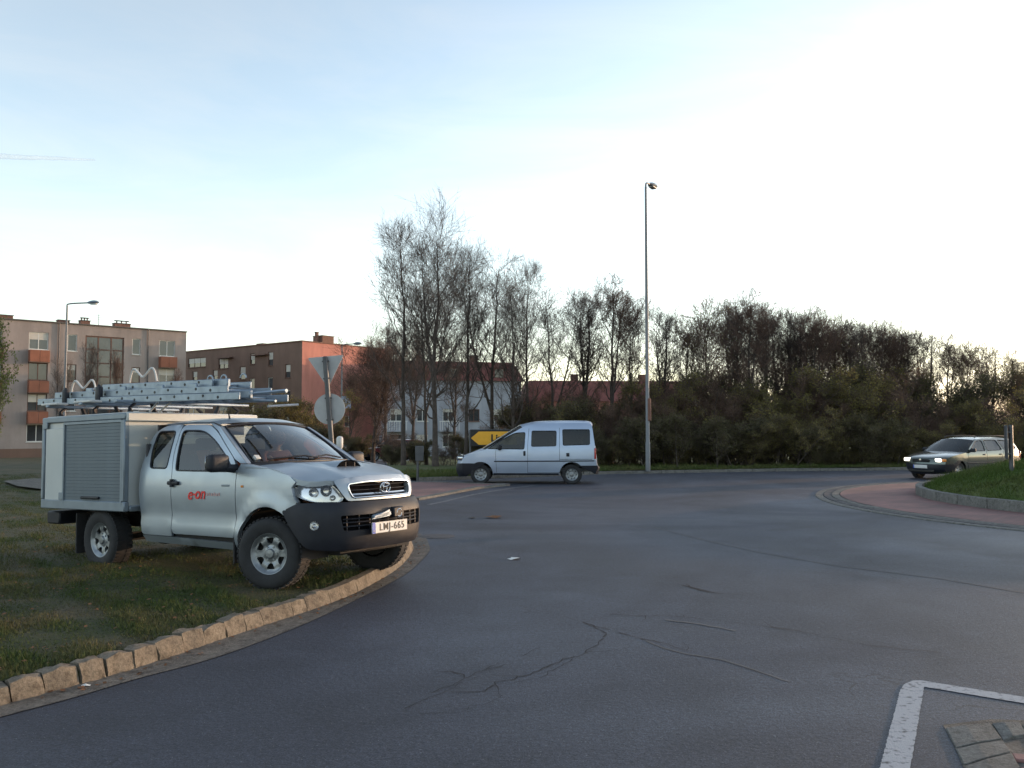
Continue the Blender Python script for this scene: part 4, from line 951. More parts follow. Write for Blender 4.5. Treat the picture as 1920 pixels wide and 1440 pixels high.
# chassis
b = MB()
for sg in (-1, 1): b.box((-1.9, sg * .42, .58), (4.9, .09, .16))
b.box((-3.1, 0, .37), (.10, 1.3, .10)); b.box((0, 0, .37), (.10, 1.3, .09)); b.bbox((-.1, 0, .50), (1.2, .8, .25), .08, 1); b.bbox((-1.9, -.1, .47), (.9, .5, .2), .05, 1)
b.bbox((-3.1, .06, .38), (.3, .3, .3), .1, 2); b.tube([(-.8, .3, .42), (-2.2, .32, .42), (-4.2, .5, .5)], .035, 8); b.build('chassis', M['dark'], truck)
b = MB(); b.bbox((.45, 0, .36), (.35, .9, .06), .02, 1); b.build('skid_plate', M['dark'], truck)
b = MB(); b.bbox((-4.28, -.62, .60), (.32, .42, .17), .02, 1); b.bbox((-4.34, 0, .62), (.10, 1.6, .10), .02, 1); b.build('rear_step', M['plastic'], truck)
for xx, stp in ((0, R(19)), (-3.085, 0)):
    for sg in (-1, 1):
        wheel(truck, (xx, sg * .765, .365), sg, 'truck', .37, .205, .245, steer=stp)
# cargo box
X0, X1, YB, Z0, Z1 = -4.33, -2.42, .95, .735, 1.905
b = MB(); b.box(((X0 + X1) / 2, 0, (Z0 + Z1) / 2), (X1 - X0 - .03, 2 * YB - .03, Z1 - Z0 - .03)); cb = b.build('cargo_box', M['box_white'], truck)
b = MB()
for sg in (-1, 1):
    b.bbox(((X0 + X1) / 2, sg * (YB - .015), Z1 - .035), (X1 - X0 + .006, .07, .075), .012, 1); b.bbox(((X0 + X1) / 2, sg * (YB - .015), Z0 + .055), (X1 - X0 + .006, .07, .12), .012, 1)
    for xx in (X0 + .03, X1 - .035): b.bbox((xx, sg * (YB - .012), (Z0 + Z1) / 2 + .02), (.065, .068, Z1 - Z0 - .19), .012, 1)
for xx in (X0 + .01, X1 - .01):
    b.bbox((xx, 0, Z0 + .03), (.05, 2 * YB - .1, .07), .012, 1)
b.build('edge_frame', M['frame_grey'], cb)
b = MB(); b.bbox((X1 + .012, 0, Z1 - .045), (.05, 2 * YB + .01, .11), .012, 1); b.bbox(((X0 + X1) / 2, 0, Z1 + .006), (X1 - X0, 2 * YB - .09, .02), .006, 1); b.build('roof_cap', M['box_white'], cb)
for sg in (-1, 1):
    b = MB(); b.bbox((-4.03, sg * (YB + .002), 1.30), (.43, .02, .92), .006, 1); b.build('side_panel', M['box_white'], cb)
    b = MB(); xa, xb = -3.775, -2.50
    b.box((xa - .012, sg * (YB + .008), 1.315), (.03, .03, 1.02)); b.box((xb + .012, sg * (YB + .008), 1.315), (.03, .03, 1.02)); b.box(((xa + xb) / 2, sg * (YB + .008), 1.815), (xb - xa - .006, .03, .03)); b.build('shutter_guide', M['frame_grey'], cb)
    b = MB(); b.box(((xa + xb) / 2, sg * (YB - .012), 1.31), (xb - xa, .01, .98)); b.build('shutter_back', M['dark'], cb)
    sm_ = MB(); sm_.bbox((0, 0, 0), (xb - xa - .004, .010, .0408), .0016, 1); sme = share(sm_, 'shutter_slat', M['alu_panel'])
    for k in range(23):
        o = link_obj('shutter_slat', sme, None, cb); o.location = ((xa + xb) / 2, sg * (YB + .002), .868 + k * .0412); o.rotation_euler = (rnd.uniform(-.004, .004), 0, 0)
    b = MB(); b.bbox(((xa + xb) / 2 - .02, sg * (YB + .02), .885), (.40, .03, .035), .012, 2); b.build('shutter_handle', M['plastic'], cb)
    for (xx, zz) in ((X0 + .05, Z1 - .10), (-3.86, Z0 + .16)):
        b = MB(); b.bbox((xx + .03, sg * (YB + .016), zz), (.11, .02, .09), .004, 1); b.build('corner_plate', M['frame_grey'], cb)
    for xx, zz, m_ in ((X0 - .03, .92, 'red_lens'), (X0 - .03, 1.05, 'orange_lens')):
        b = MB(); b.bbox((xx, sg * .82, zz), (.04, .12, .1), .012, 2); b.build('tail_light', M[m_], cb)
# roof rack on the box
rk = MB()
for xx in (-4.22, -3.42, -2.62):
    rk.bbox((xx, 0, 2.055), (.07, 1.95, .035), .01, 1)
rk = rk.build('roof_rack', M['alu'], truck)
for xx in (-4.22, -3.42, -2.62):
    for sg in (-1, 1):
        b = MB(); b.tube([(xx, sg * .78, 1.93), (xx + .02, sg * .80, 1.98), (xx, sg * .72, 2.04)], [.035, .022, .02], 6); b.tube([(xx, sg * .45, 1.93), (xx, sg * .5, 2.04)], [.03, .02], 6); b.build('rack_foot', M['plastic'], rk)
for xx in (-4.22, -3.42):
    b = MB(); b.bbox((xx + .02, -.88, 2.085), (.40, .16, .03), .008, 1); b.build('loading_roller', M['white'], rk)
    b = MB(); b.bbox((xx + .03, -.74, 2.19), (.10, .07, .20), .025, 2); b.tube([(xx + .03, -.74, 2.27), (xx + .03, -.74, 2.31)], [.03, .015], 8); b.build('ladder_clamp', M['plastic'], rk)
b = MB(); b.bbox((-1.72, -.55, 2.06), (1.35, .16, .022), .006, 1); b.tube([(-2.4, -.55, 2.045), (-2.5, -.6, 1.93)], .014, 6); b.tube([(-2.2, -.5, 2.045), (-2.44, -.5, 1.93)], .012, 6); b.build('ladder_support', M['white'], rk)
# the stacked ladder lying on the rack: a thing of its own
lad = empty('ladder', (0, 0, 0), label='stacked aluminium extension ladder lying along the roof rack of the pickup truck', cat='ladder')
lad.matrix_basis = truck.matrix_basis @ Matrix.Translation((-4.2, 0, 2.1)) @ Matrix.Rotation(.028, 4, 'Y') @ Matrix.Translation((4.2, 0, -2.1))
LA = [(-4.9, 2.085, -.40, 4.3), (-4.6, 2.172, -.36, 3.7), (-3.6, 2.258, -.30, 2.3)]
for k, (xa, zz, yc, L) in enumerate(LA):
    hwid = .34 - .035 * k; sl_ = math.tan(.012)
    for sg in (-1, 1):
        b = MB(); b.bbox((xa + L / 2, yc + sg * hwid, zz + .045), (L, .026, .082), .006, 1); r_ = b.build('rail', M['alu'], lad)
        for q in range(int(L / .27)):
            x = xa + .16 + q * .27; d = MB(); d.lathe([(0, .0165), (.017, .0165), (.018, .012)], Matrix.Translation((x, yc + sg * hwid, zz + .045 + (.012 if q % 2 else -.008))) @ Matrix.Rotation(math.pi / 2 * (1 if sg < 0 else -1), 4, 'X'), 8); d.build('rung_end', M['black'], r_)
    for q in range(int(L / .27)):
        x = xa + .16 + q * .27; b = MB(); b.tube([(x, yc - hwid + .012, zz + .045), (x, yc + hwid - .012, zz + .045)], .016, 6); b.build('rung', M['alu'], lad)
for xx, zz, s_ in ((-4.35, 2.26, 1.), (-2.95, 2.37, .95)):                 # hook brackets with an M shape
    b = MB(); b.tube(catmull([(xx - .30 * s_, -.42, zz), (xx - .26 * s_, -.42, zz + .12), (xx - .19 * s_, -.42, zz + .17), (xx - .02, -.42, zz + .07), (xx + .05, -.42, zz + .08), (xx + .20 * s_, -.42, zz + .17), (xx + .28 * s_, -.42, zz + .12), (xx + .33 * s_, -.42, zz)], 4), .014, 6); b.build('hook', M['white'], lad)
for xx, L, zz in ((-1.35, .5, 2.30), (-1.0, .6, 2.16)): b = MB(); b.bbox((xx, -.50, zz), (L, .05, .10), .012, 1); b.build('end_bracket', M['alu'], lad)
b = MB(); b.tube([(-.9, -.3, 2.18), (-.35, -.3, 2.2)], .022, 6); b.build('stay_tube', M['alu'], lad); b = MB(); b.tube([(-1.0, -.5, 2.10), (-.35, -.45, 2.08)], .016, 6); b.build('stay_tube', M['alu'], lad); b = MB(); b.tube([(-.42, -.5, 2.02), (-.38, -.1, 2.05)], .014, 6); b.build('stay_tube', M['alu'], lad)
for xx in (-1.45, -1.2, -.85): b = MB(); b.tube([(xx + .05 * math.cos(a), -.5, 2.35 + .045 * math.sin(a)) for a in np.linspace(0, math.pi, 8)], .010, 5); b.build('handle_loop', M['alu'], lad)
for xx in (-3.75, -3.0, -2.2, -1.55): b = MB(); b.bbox((xx, -.66, 2.24), (.16, .03, .12), .008, 1); b.build('guide_plate', M['alu'], lad)

# ------------------------------------------------------------------ people in the cab
def skin_mesh(name, J, E, m, parent, sub=2, root=0):
    me = bpy.data.meshes.new(name); me.from_pydata([j[0] for j in J], E, [])
    o = link_obj(name, me, m, parent); sk = o.modifiers.new('skin', 'SKIN'); sk.use_smooth_shade = True
    for i, j in enumerate(J):
        sv = me.skin_vertices[0].data[i]; r_ = j[1]; sv.radius = r_ if hasattr(r_, '__len__') else (r_, r_)
        sv.use_root = (i == root)
    ss = o.modifiers.new('sub', 'SUBSURF'); ss.levels = sub; ss.render_levels = sub
    return o
def person(y, label, lookz, hair_long, fwd):
    p = empty('person', truck.matrix_basis @ Vector((-1.38, y, .9)) if False else (0, 0, 0), label=label, cat='person')
    p.location = truck.location; p.rotation_euler = truck.rotation_euler
    ox = -1.45 + fwd
    hd = Vector((ox + .10, y, 1.58))
    J = [((ox, y, .95), (.15, .17)), ((ox - .02, y, 1.15), (.13, .16)), ((ox - .02, y, 1.33), (.12, .17)), ((ox + .01, y, 1.43), .065), ((ox + .04, y, 1.50), .055), (tuple(hd), (.085, .075)), ((hd.x + .02, y, hd.z + .09), (.085, .072)),
         ((ox - .01, y + .19, 1.37), .065), ((ox + .13, y + .24, 1.16), .052), ((ox + .38, y + .16, 1.20), .040), ((ox + .46, y + .14, 1.22), .036),
         ((ox - .01, y - .19, 1.37), .065), ((ox + .13, y - .24, 1.16), .052), ((ox + .38, y - .16, 1.20), .040), ((ox + .46, y - .14, 1.22), .036),
         ((ox + .42, y + .12, .95), .075), ((ox + .55, y + .12, .62), .055), ((ox + .42, y - .12, .95), .075), ((ox + .55, y - .12, .62), .055),
         ((hd.x + .10, y, hd.z - .02), .022), ((hd.x + .05, y, hd.z - .065), .04)]
    E = [(0, 1), (1, 2), (2, 3), (3, 4), (4, 5), (5, 6), (2, 7), (7, 8), (8, 9), (9, 10), (2, 11), (11, 12), (12, 13), (13, 14), (0, 15), (15, 16), (0, 17), (17, 18), (5, 19), (5, 20)]
    body = skin_mesh('body', J, E, M['skin'], p)
    for sg in (-1, 1):
        for f_ in range(4):
            c = Vector((ox + .50, y + sg * (.14 + (f_ - 1.5) * .018), 1.225)); L = (.05, .058, .055, .045)[f_]
            b = MB(); b.tube([c, c + Vector((L * .6, 0, .012)), c + Vector((L, 0, -.015))], [.010, .009, .007], 6); b.build('finger', M['skin'], p)
        b = MB(); b.tube([(ox + .46, y + sg * .11, 1.225), (ox + .50, y + sg * .095, 1.235), (ox + .53, y + sg * .095, 1.23)], [.011, .010, .008], 6); b.build('thumb', M['skin'], p)
        b = MB(); b.bbox((hd.x + .095, y + sg * .033, hd.z + .022), (.012, .026, .011), .005, 1); b.build('eye', M['hair'], p)
        b = MB(); b.bbox((hd.x - .01, y + sg * .085, hd.z), (.04, .015, .055), .007, 2); b.build('ear', M['skin'], p)
    b = MB(); b.bbox((hd.x + .09, y, hd.z - .048), (.012, .045, .010), .004, 1); b.build('mouth', M['red_lens'], p)
    JJ = [((ox, y, .95), (.165, .19)), ((ox - .02, y, 1.15), (.145, .18)), ((ox - .02, y, 1.33), (.135, .19)), ((ox + .0, y, 1.415), .085), ((ox - .01, y + .20, 1.37), .082), ((ox + .13, y + .24, 1.16), .068), ((ox + .34, y + .17, 1.19), .056), ((ox - .01, y - .20, 1.37), .082), ((ox + .13, y - .24, 1.16), .068), ((ox + .34, y - .17, 1.19), .056)]
    skin_mesh('jacket', JJ, [(0, 1), (1, 2), (2, 3), (2, 4), (4, 5), (5, 6), (2, 7), (7, 8), (8, 9)], M['orange_coat'], p)
    HJ = [((hd.x - .05, y, hd.z + .03), (.085, .085)), ((hd.x - .005, y, hd.z + .115), (.075, .08)), ((hd.x - .07, y, hd.z - (.14 if hair_long else .05)), .06)]
    skin_mesh('hair', HJ, [(0, 1), (0, 2)], M['hair'], p)
    return p
person(-.36, 'person in an orange work jacket on the passenger seat nearest the road', 0, True, .0)
person(.36, 'person in an orange work jacket at the steering wheel of the pickup truck', 0, False, .10)
# ------------------------------------------------------------------ cars made of a lofted top strip and traced sides
def car(root, rows, kinds, hwf, body, wins, arches, sillz, doors, glassm, plastic='plastic', nt=14, p=3.0, k=4):
    """rows: (xc, zc, xe, ze) front bottom -> over the roof -> rear bottom; kinds[i] for the strip i..i+1"""
    rr = [Vector(r_) if False else r_ for r_ in rows]
    # refine rows
    fine = []; fk = []
    for i in range(len(rows) - 1):
        a = rows[max(i - 1, 0)] if i and kinds[i - 1] == kinds[i] else rows[i]; b, c = rows[i], rows[i + 1]; d = rows[i + 2] if i + 2 < len(rows) and kinds[i + 1] == kinds[i] else rows[i + 1]
        for q in range(k):
            t = q / k; fine.append(tuple(.5 * ((2 * b[j]) + (c[j] - a[j]) * t + (2 * a[j] - 5 * b[j] + 4 * c[j] - d[j]) * t * t + (3 * b[j] - a[j] - 3 * c[j] + d[j]) * t ** 3) for j in range(4))); fk.append(kinds[i])
    fine.append(rows[-1])
    def row(r_):
        xc, zc, xe, ze = r_; we = hwf(xe, ze)
        return [(xc + (xe - xc) * abs(t) ** p, t * we, zc + (ze - zc) * abs(t) ** 2.5) for t in np.linspace(-1, 1, nt + 1)]
    names = {'b': ('body_panel', M[body]), 'p': ('bumper', M[plastic]), 'g': ('windscreen', glassm), 'r': ('rear_window', glassm)}
    i = 0; made = {}
    while i < len(fk):
        j = i
        while j < len(fk) and fk[j] == fk[i]: j += 1
        V = []
        for r_ in fine[i:j + 1]: V += row(r_)
        n = nt + 1; mb = MB(); mb.add(V, [(a * n + b, a * n + b + 1, (a + 1) * n + b + 1, (a + 1) * n + b) for a in range(j - i) for b in range(nt)], True)
        nm, mm = names[fk[i]]; o = mb.build(nm, mm, root); made.setdefault(fk[i], []).append(o); i = j
    # sides
    eb = [(r_[2], r_[3]) for r_, kk in zip(fine, fk + [fk[-1]])]
    i0 = next(i for i, q in enumerate(fk) if q != 'p'); i1 = len(fk) - next(i for i, q in enumerate(fk[::-1]) if q != 'p')
    top = eb[i0:i1 + 1]; zf, zr = top[0][1], top[-1][1]
    def archpts(ax, az, r_, z0, z1):               # from the rear side over to the front, starting/ending at given heights
        a0 = math.pi - math.asin(max(-1, min(1, (z0 - az) / r_))); a1 = math.asin(max(-1, min(1, (z1 - az) / r_)))
        return [(ax + r_ * math.cos(a), az + r_ * math.sin(a)) for a in np.linspace(a0, a1, 12)]
    (fx, fz, fr_), (bx, bz_, br) = arches
    outline = top + archpts(bx, bz_, br, zr, sillz) + archpts(fx, fz, fr_, sillz, zf)
    sides = []
    for sg in (1, -1):
        f = lambda x, z, d, sg=sg: (x, sg * (hwf(x, z) - d), z)
        s_ = panel('side_panel', outline, f, M[body], root, holes=[rpoly(w_, .05) for w_ in wins], step=.11, depth=.03); sides.append(s_)
        for w_ in wins:
            panel('side_window', rpoly(w_, .05), lambda x, z, d: f(x, z, d + .012), glassm, root, step=.25, depth=0)
            b = MB(); b.tube([f(x, z, .002) for x, z in resample(rpoly(w_, .05), .09)], .012, 4, closed=True); b.build('window_seal', M['plastic'], root)
        fb = eb[:i0 + 1]; panel('bumper', fb + archpts(fx, fz, fr_, sillz, zf)[::-1][:6], f, M[plastic], root, step=.12, depth=.03)
        rb = eb[i1:]; panel('bumper', rb + archpts(bx, bz_, br, zr, sillz)[:5][::-1], f, M[plastic], root, step=.12, depth=.03)
        for L in doors:
            b = MB(); b.tube([f(x, z, -.0005) for x, z in resample(L, .1, closed=False)], .005, 4); b.build('door_gap', M['dark'], root)
        b = MB()
        for ax, az, r_ in arches:
            V = []
            for q in range(13):
                a = math.pi * q / 12; x, z = ax + (r_ - .004) * math.cos(a), az + (r_ - .004) * math.sin(a); V += [f(x, z, .02), (x, sg * .45, z)]
            b.add(V, [(2 * q, 2 * q + 1, 2 * q + 3, 2 * q + 2) for q in range(12)], True)
        b.build('arch_liner', M['dark'], root)
    return made
def bar(root, name, m, pts, r_=.012, n=6): b = MB(); b.tube(pts, r_, n); return b.build(name, m, root)
def blk(root, name, m, c, d, bv=.02, Mx=None): b = MB(); b.bbox(c, d, bv, 2, Mx); return b.build(name, m, root)

# --- the silver van
VANP = (-.95, 27.35, 0); VY = math.pi - .03
van = empty('van', VANP, (0, 0, VY), label='silver passenger van with large side windows driving left before the bare trees', cat='van')
def vhw(x, z):
    w_ = interp(z, [.2, .3, .5, .72, .95, 1.12, 1.25, 1.6, 1.75, 1.85, 1.95], [.74, .80, .845, .865, .865, .85, .825, .765, .725, .68, .58])
    if x > .1: w_ -= .36 * (x - .1) ** 2
    if x < -3.1: w_ -= .28 * (x + 3.1) ** 2
    return w_
vr = [(.74, .20, .44, .24), (.82, .42, .56, .42), (.79, .62, .57, .645), (.73, .77, .53, .79), (.57, .87, .43, .87), (.28, .985, .2, .965), (0.0, 1.10, -.16, 1.075), (-.62, 1.49, -.74, 1.44), (-1.20, 1.84, -1.30, 1.76), (-1.70, 1.945, -1.70, 1.865), (-2.3, 1.97, -2.3, 1.89), (-3.0, 1.975, -3.0, 1.895), (-3.40, 1.955, -3.38, 1.88), (-3.50, 1.87, -3.46, 1.80), (-3.58, 1.2, -3.54, 1.2), (-3.65, .58, -3.60, .58), (-3.72, .50, -3.64, .50), (-3.68, .28, -3.55, .32)]
vk = ['p', 'p', 'b', 'b', 'b', 'b', 'g', 'g', 'b', 'b', 'b', 'b', 'b', 'r', 'b', 'p', 'p']
w1 = [(-.22, 1.095, .01), (-.64, 1.37), (-1.06, 1.585, .12), (-1.385, 1.60), (-1.35, 1.085)]
w2 = [(-1.59, 1.65), (-2.35, 1.65), (-2.34, 1.18), (-1.575, 1.165)]; w3 = [(-2.54, 1.69), (-3.38, 1.69), (-3.38, 1.225), (-2.555, 1.20)]
car(van, vr, vk, vhw, 'van_silver', [w1, w2, w3], [(0, .31, .385), (-2.824, .31, .385)], .30,
    [[(-.50, .36), (-.46, 1.0), (-.5, 1.12)], [(-1.46, .36), (-1.46, 1.2), (-1.50, 1.72)], [(-2.44, .70), (-2.45, 1.74)], [(-1.46, .36), (-2.45, .36)]], M['dark_glass'])
for xx in (0, -2.824):
    for sg in (-1, 1): wheel(van, (xx, sg * .735, .305), sg, 'van', .308, .185, .19, nh=8, hole=((.62, -.10), (.84, -.12), (.84, .12), (.62, .10)))
for sg in (-1, 1):
    f = lambda x, z, d=0.: (x, sg * (vhw(x, z) - d), z)
    bar(van, 'rub_strip', M['plastic'], [f(x, .705 + .006 * (-x), -.004) for x in np.linspace(-.42, -3.52, 14)], .018, 5)
    bar(van, 'sill_trim', M['plastic'], [f(x, .315, .0) for x in np.linspace(-.40, -2.42, 10)], .035, 6)
    blk(van, 'handle', M['plastic'], f(-1.36, .955, -.012), (.07, .04, .15), .02); blk(van, 'handle', M['plastic'], f(-2.70, .915, -.012), (.10, .04, .11), .03)
    b = MB(); b.bbox((-.60, sg * .97, 1.14), (.12, .20, .17), .05, 3); b.tube([(-.52, sg * .83, 1.10), (-.56, sg * .90, 1.11)], .03, 6); b.build('wing_mirror', M['plastic'], van)
    hl = blk(van, 'headlight', M['lens'], (.60, sg * .60, .80), (.24, .30, .15), .05, Matrix.Rotation(sg * -.45, 3, 'Z')); blk(van, 'reflector', M['chrome'], (.585, sg * .595, .80), (.20, .25, .12), .04, Matrix.Rotation(sg * -.45, 3, 'Z'))
    blk(van, 'tail_light', M['red_lens'], (-3.545, sg * (vhw(-3.5, .95) - .035), .95), (.06, .10, .34), .02)
    bar(van, 'door_rail', M['dark'], [f(x, .775, -.001) for x in np.linspace(-2.45, -3.45, 6)], .007, 4)
b = MB()
for xx, hh in ((-1.15, .6), (-2.0, .6), (-2.9, .6)):
    for yy in (-.42, .42): b.bbox((xx - .2, yy, 1.0), (.16, .5, .75), .06, 1); b.bbox((xx - .23, yy, 1.42), (.09, .26, .16), .03, 1)
b.box((-1.6, 0, .45), (4.0, 1.5, .1)); b.build('seat', M['interior'], van)
b = MB(); b.bbox((-.25, 0, .98), (.4, 1.4, .22), .06, 1); b.build('dashboard', M['interior'], van)
bar(van, 'aerial', M['plastic'], [(-1.1, .3, 1.82), (-1.25, .3, 2.0)], .006, 4)
vd = empty('person', (VANP[0], VANP[1], 0), (0, 0, VY), label='dark-clothed driver behind the side window of the silver van', cat='person')
skin_mesh('body', [((-1.2, .40, .8), (.15, .17)), ((-1.22, .40, 1.1), (.13, .18)), ((-1.20, .40, 1.27), .07), ((-1.16, .40, 1.40), (.085, .075)), ((-1.15, .40, 1.48), (.08, .07)), ((-1.15, .58, 1.18), .06), ((-.98, .60, 1.0), .05), ((-.72, .50, 1.08), .04), ((-1.15, .22, 1.18), .06), ((-.98, .22, 1.0), .05), ((-.72, .30, 1.08), .04)], [(0, 1), (1, 2), (2, 3), (3, 4), (1, 5), (5, 6), (6, 7), (1, 8), (8, 9), (9, 10)], M['skin'], vd)
skin_mesh('jacket', [((-1.2, .40, .8), (.165, .19)), ((-1.22, .40, 1.1), (.145, .20)), ((-1.15, .59, 1.18), .075), ((-.98, .61, 1.0), .062), ((-.76, .51, 1.07), .05), ((-1.15, .21, 1.18), .075), ((-.98, .21, 1.0), .062), ((-.76, .29, 1.07), .05)], [(0, 1), (1, 2), (2, 3), (3, 4), (1, 5), (5, 6), (6, 7)], M['interior'], vd)

# --- the dark estate car and the two parked cars share one form
def ehw(x, z):
    w_ = interp(z, [.2, .3, .5, .7, .88, .98, 1.15, 1.30, 1.38, 1.43], [.72, .79, .835, .845, .835, .80, .735, .665, .60, .5])
    if x > .1: w_ -= .34 * (x - .1) ** 2
    if x < -2.8: w_ -= .20 * (x + 2.8) ** 2
    return w_
er = [(.78, .19, .46, .22), (.88, .36, .62, .36), (.87, .53, .63, .53), (.84, .64, .60, .64), (.76, .745, .54, .73), (.35, .85, .25, .82), (-.25, .935, -.40, .915), (-.62, 1.16, -.72, 1.13), (-.97, 1.365, -1.06, 1.31), (-1.45, 1.43, -1.45, 1.375), (-2.4, 1.44, -2.4, 1.385), (-3.15, 1.40, -3.10, 1.35), (-3.26, 1.34, -3.20, 1.30), (-3.46, .98, -3.40, .98), (-3.55, .62, -3.48, .62), (-3.60, .52, -3.50, .52), (-3.56, .26, -3.42, .30)]
ek = ['p', 'p', 'b', 'b', 'b', 'b', 'g', 'g', 'b', 'b', 'b', 'b', 'r', 'b', 'p', 'p']
ew = [[(-.58, .955, .02), (-1.08, 1.285), (-1.43, 1.315), (-1.42, .955)], [(-1.52, .955), (-1.53, 1.32), (-2.22, 1.32), (-2.36, .975)], [(-2.46, .985), (-2.32, 1.32), (-3.02, 1.29), (-3.24, 1.02)]]
def estate(name, loc, yaw, body, label, cat, lit=False):
    e = empty(name, loc, (0, 0, yaw), label=label, cat=cat)
    car(e, er, ek, ehw, body, ew, [(0, .30, .36), (-2.60, .30, .36)], .27, [[(-.48, .30), (-.46, .9)], [(-1.47, .30), (-1.47, .94), (-1.48, 1.34)], [(-2.28, .66), (-2.42, .95)]], M['glass'])
    for xx in (0, -2.6):
        for sg in (-1, 1): wheel(e, (xx, sg * .72, .295), sg, 'estate', .30, .185, .185, nh=7, hole=((.45, -.16), (.85, -.2), (.85, .2), (.45, .16)))
    for sg in (-1, 1):
        f = lambda x, z, d=0.: (x, sg * (ehw(x, z) - d), z)
        h = blk(e, 'headlight', M['lamp_on'] if lit else M['chrome'], (.735, sg * .545, .665), (.12, .30, .12), .035, Matrix.Rotation(sg * -.36, 3, 'Z'))
        blk(e, 'indicator', M['orange_lens'], (.62, sg * .705, .66), (.12, .07, .10), .02, Matrix.Rotation(sg * -.75, 3, 'Z'))
        bar(e, 'rub_strip', M['plastic'], [f(x, .56, -.002) for x in np.linspace(-.40, -2.18, 8)], .02, 5)
        bar(e, 'roof_rail', M['plastic'], [(-1.2, sg * .56, 1.40), (-1.35, sg * .56, 1.45), (-2.2, sg * .56, 1.465), (-2.9, sg * .56, 1.45), (-3.0, sg * .55, 1.40)], .016, 6)
        for xx in (-1.32, -2.22): blk(e, 'handle', M['plastic'], f(xx, .83, -.01), (.14, .03, .04), .01)
        b = MB(); b.bbox((-.62, sg * .90, .985), (.10, .19, .13), .04, 2); b.tube([(-.56, sg * .79, .93), (-.6, sg * .84, .95)], .03, 6); b.build('wing_mirror', M['plastic'], e)
        blk(e, 'tail_light', M['red_lens'], (-3.46, sg * .70, .80), (.07, .16, .26), .03)
    b = MB(); b.bbox((.865, 0, .645), (.03, .62, .10), .012, 1); g = b.build('grille', M['black'], e)
    for zz in (.62, .645, .67): bar(e, 'grille_bar', M['plastic'], [(.885, y, zz) for y in (-.30, 0, .30)], .005, 4)
    b = MB(); b.lathe([(0, .02), (.04, .018), (.045, .0)], Matrix.Translation((.87, 0, .66)) @ Matrix.Rotation(math.pi / 2, 4, 'Y'), 14); b.build('badge', M['chrome'], e)
    pl_ = blk(e, 'number_plate', M['plate_white'], (.89, 0, .44), (.015, .52, .115), .005); blk(e, 'plate_band', M['plate_blue'], (.8985, -.24, .44), (.003, .04, .11), .001)
    b = MB(); b.bbox((.84, 0, .30), (.06, .95, .09), .02, 1); b.build('air_intake', M['black'], e)
    b = MB()
    for xx in (-1.25, -2.15):
        for yy in (-.36, .36): b.bbox((xx - .15, yy, .78), (.14, .46, .55), .05, 1); b.bbox((xx - .2, yy, 1.12), (.08, .24, .14), .03, 1)
    b.box((-1.4, 0, .38), (3.4, 1.4, .08)); b.build('seat', M['interior'], e)
    b = MB(); b.bbox((-.42, 0, .85), (.4, 1.36, .16), .05, 1); b.build('dashboard', M['interior'], e)
    return e
M['lamp_on'] = emit('lit headlamp', (1., .93, .80), .55)
est = estate('estate_car', (14.55, 29.3, 0), math.atan2(-.47, -.88), 'dark_green', 'dark estate car with lit headlights coming round the grassy roundabout island', 'car', True)
ed = empty('person', est.location, est.rotation_euler, label='driver behind the windscreen of the dark estate car', cat='person')
skin_mesh('body', [((-1.3, .36, .6), (.15, .17)), ((-1.32, .36, .88), (.13, .18)), ((-1.30, .36, 1.02), .065), ((-1.26, .36, 1.14), (.085, .075)), ((-1.25, .36, 1.22), (.08, .07)), ((-1.24, .54, .96), .06), ((-1.08, .56, .78), .05), ((-.85, .46, .88), .04), ((-1.24, .18, .96), .06), ((-1.08, .18, .78), .05), ((-.85, .26, .88), .04)], [(0, 1), (1, 2), (2, 3), (3, 4), (1, 5), (5, 6), (6, 7), (1, 8), (8, 9), (9, 10)], M['skin'], ed)
skin_mesh('jacket', [((-1.3, .36, .6), (.165, .19)), ((-1.32, .36, .88), (.145, .2)), ((-1.24, .55, .96), .075), ((-1.08, .57, .78), .062), ((-.89, .47, .87), .05), ((-1.24, .17, .96), .075), ((-1.08, .17, .78), .062), ((-.89, .25, .87), .05)], [(0, 1), (1, 2), (2, 3), (3, 4), (1, 5), (5, 6), (6, 7)], M['interior'], ed)
for nm, q, Y_, yw, bd_, lb in (('parked_car', (652, 845), 55, R(-20), 'beige_car', 'beige parked car seen past the bonnet of the pickup truck'), ('parked_car', (697, 848), 56.5, R(205), 'maroon', 'dark maroon parked car under the reddish bare tree')):
    x, y, z = Yz(q[0], 800, Y_); estate(nm, (x, y, T(x, y) + .01), yw, bd_, lb, 'car')
# ------------------------------------------------------------------ buildings
def facade(root, o, X, N, x1, z1, ops, m, th=.25, name='wall', z0=0.):
    """wall rectangle x 0..x1, z z0..z1 from o along X, outward normal N, with real openings (xa, xb, za, zb)"""
    xs = sorted({0., x1, *[v for q in ops for v in q[:2]]}); zs = sorted({z0, z1, *[v for q in ops for v in q[2:4]]}); mb = MB()
    P = lambda x, z, d: Vector(o) + Vector(X) * x - Vector(N) * d + Vector((0, 0, z))
    for i in range(len(xs) - 1):
        for j in range(len(zs) - 1):
            cx, cz = (xs[i] + xs[i + 1]) / 2, (zs[j] + zs[j + 1]) / 2
            if any(a < cx < b and c < cz < d for a, b, c, d in [q[:4] for q in ops]): continue
            mb.add([P(xs[i], zs[j], 0), P(xs[i + 1], zs[j], 0), P(xs[i + 1], zs[j + 1], 0), P(xs[i], zs[j + 1], 0)], [(0, 1, 2, 3)])
    for a, b, c, d in [q[:4] for q in ops]:
        C_ = [(a, c), (b, c), (b, d), (a, d)]; V = [P(x, z, 0) for x, z in C_] + [P(x, z, th) for x, z in C_]
        mb.add(V, [(i, (i + 1) % 4, 4 + (i + 1) % 4, 4 + i) for i in range(4)])
    return mb.build(name, m, root)
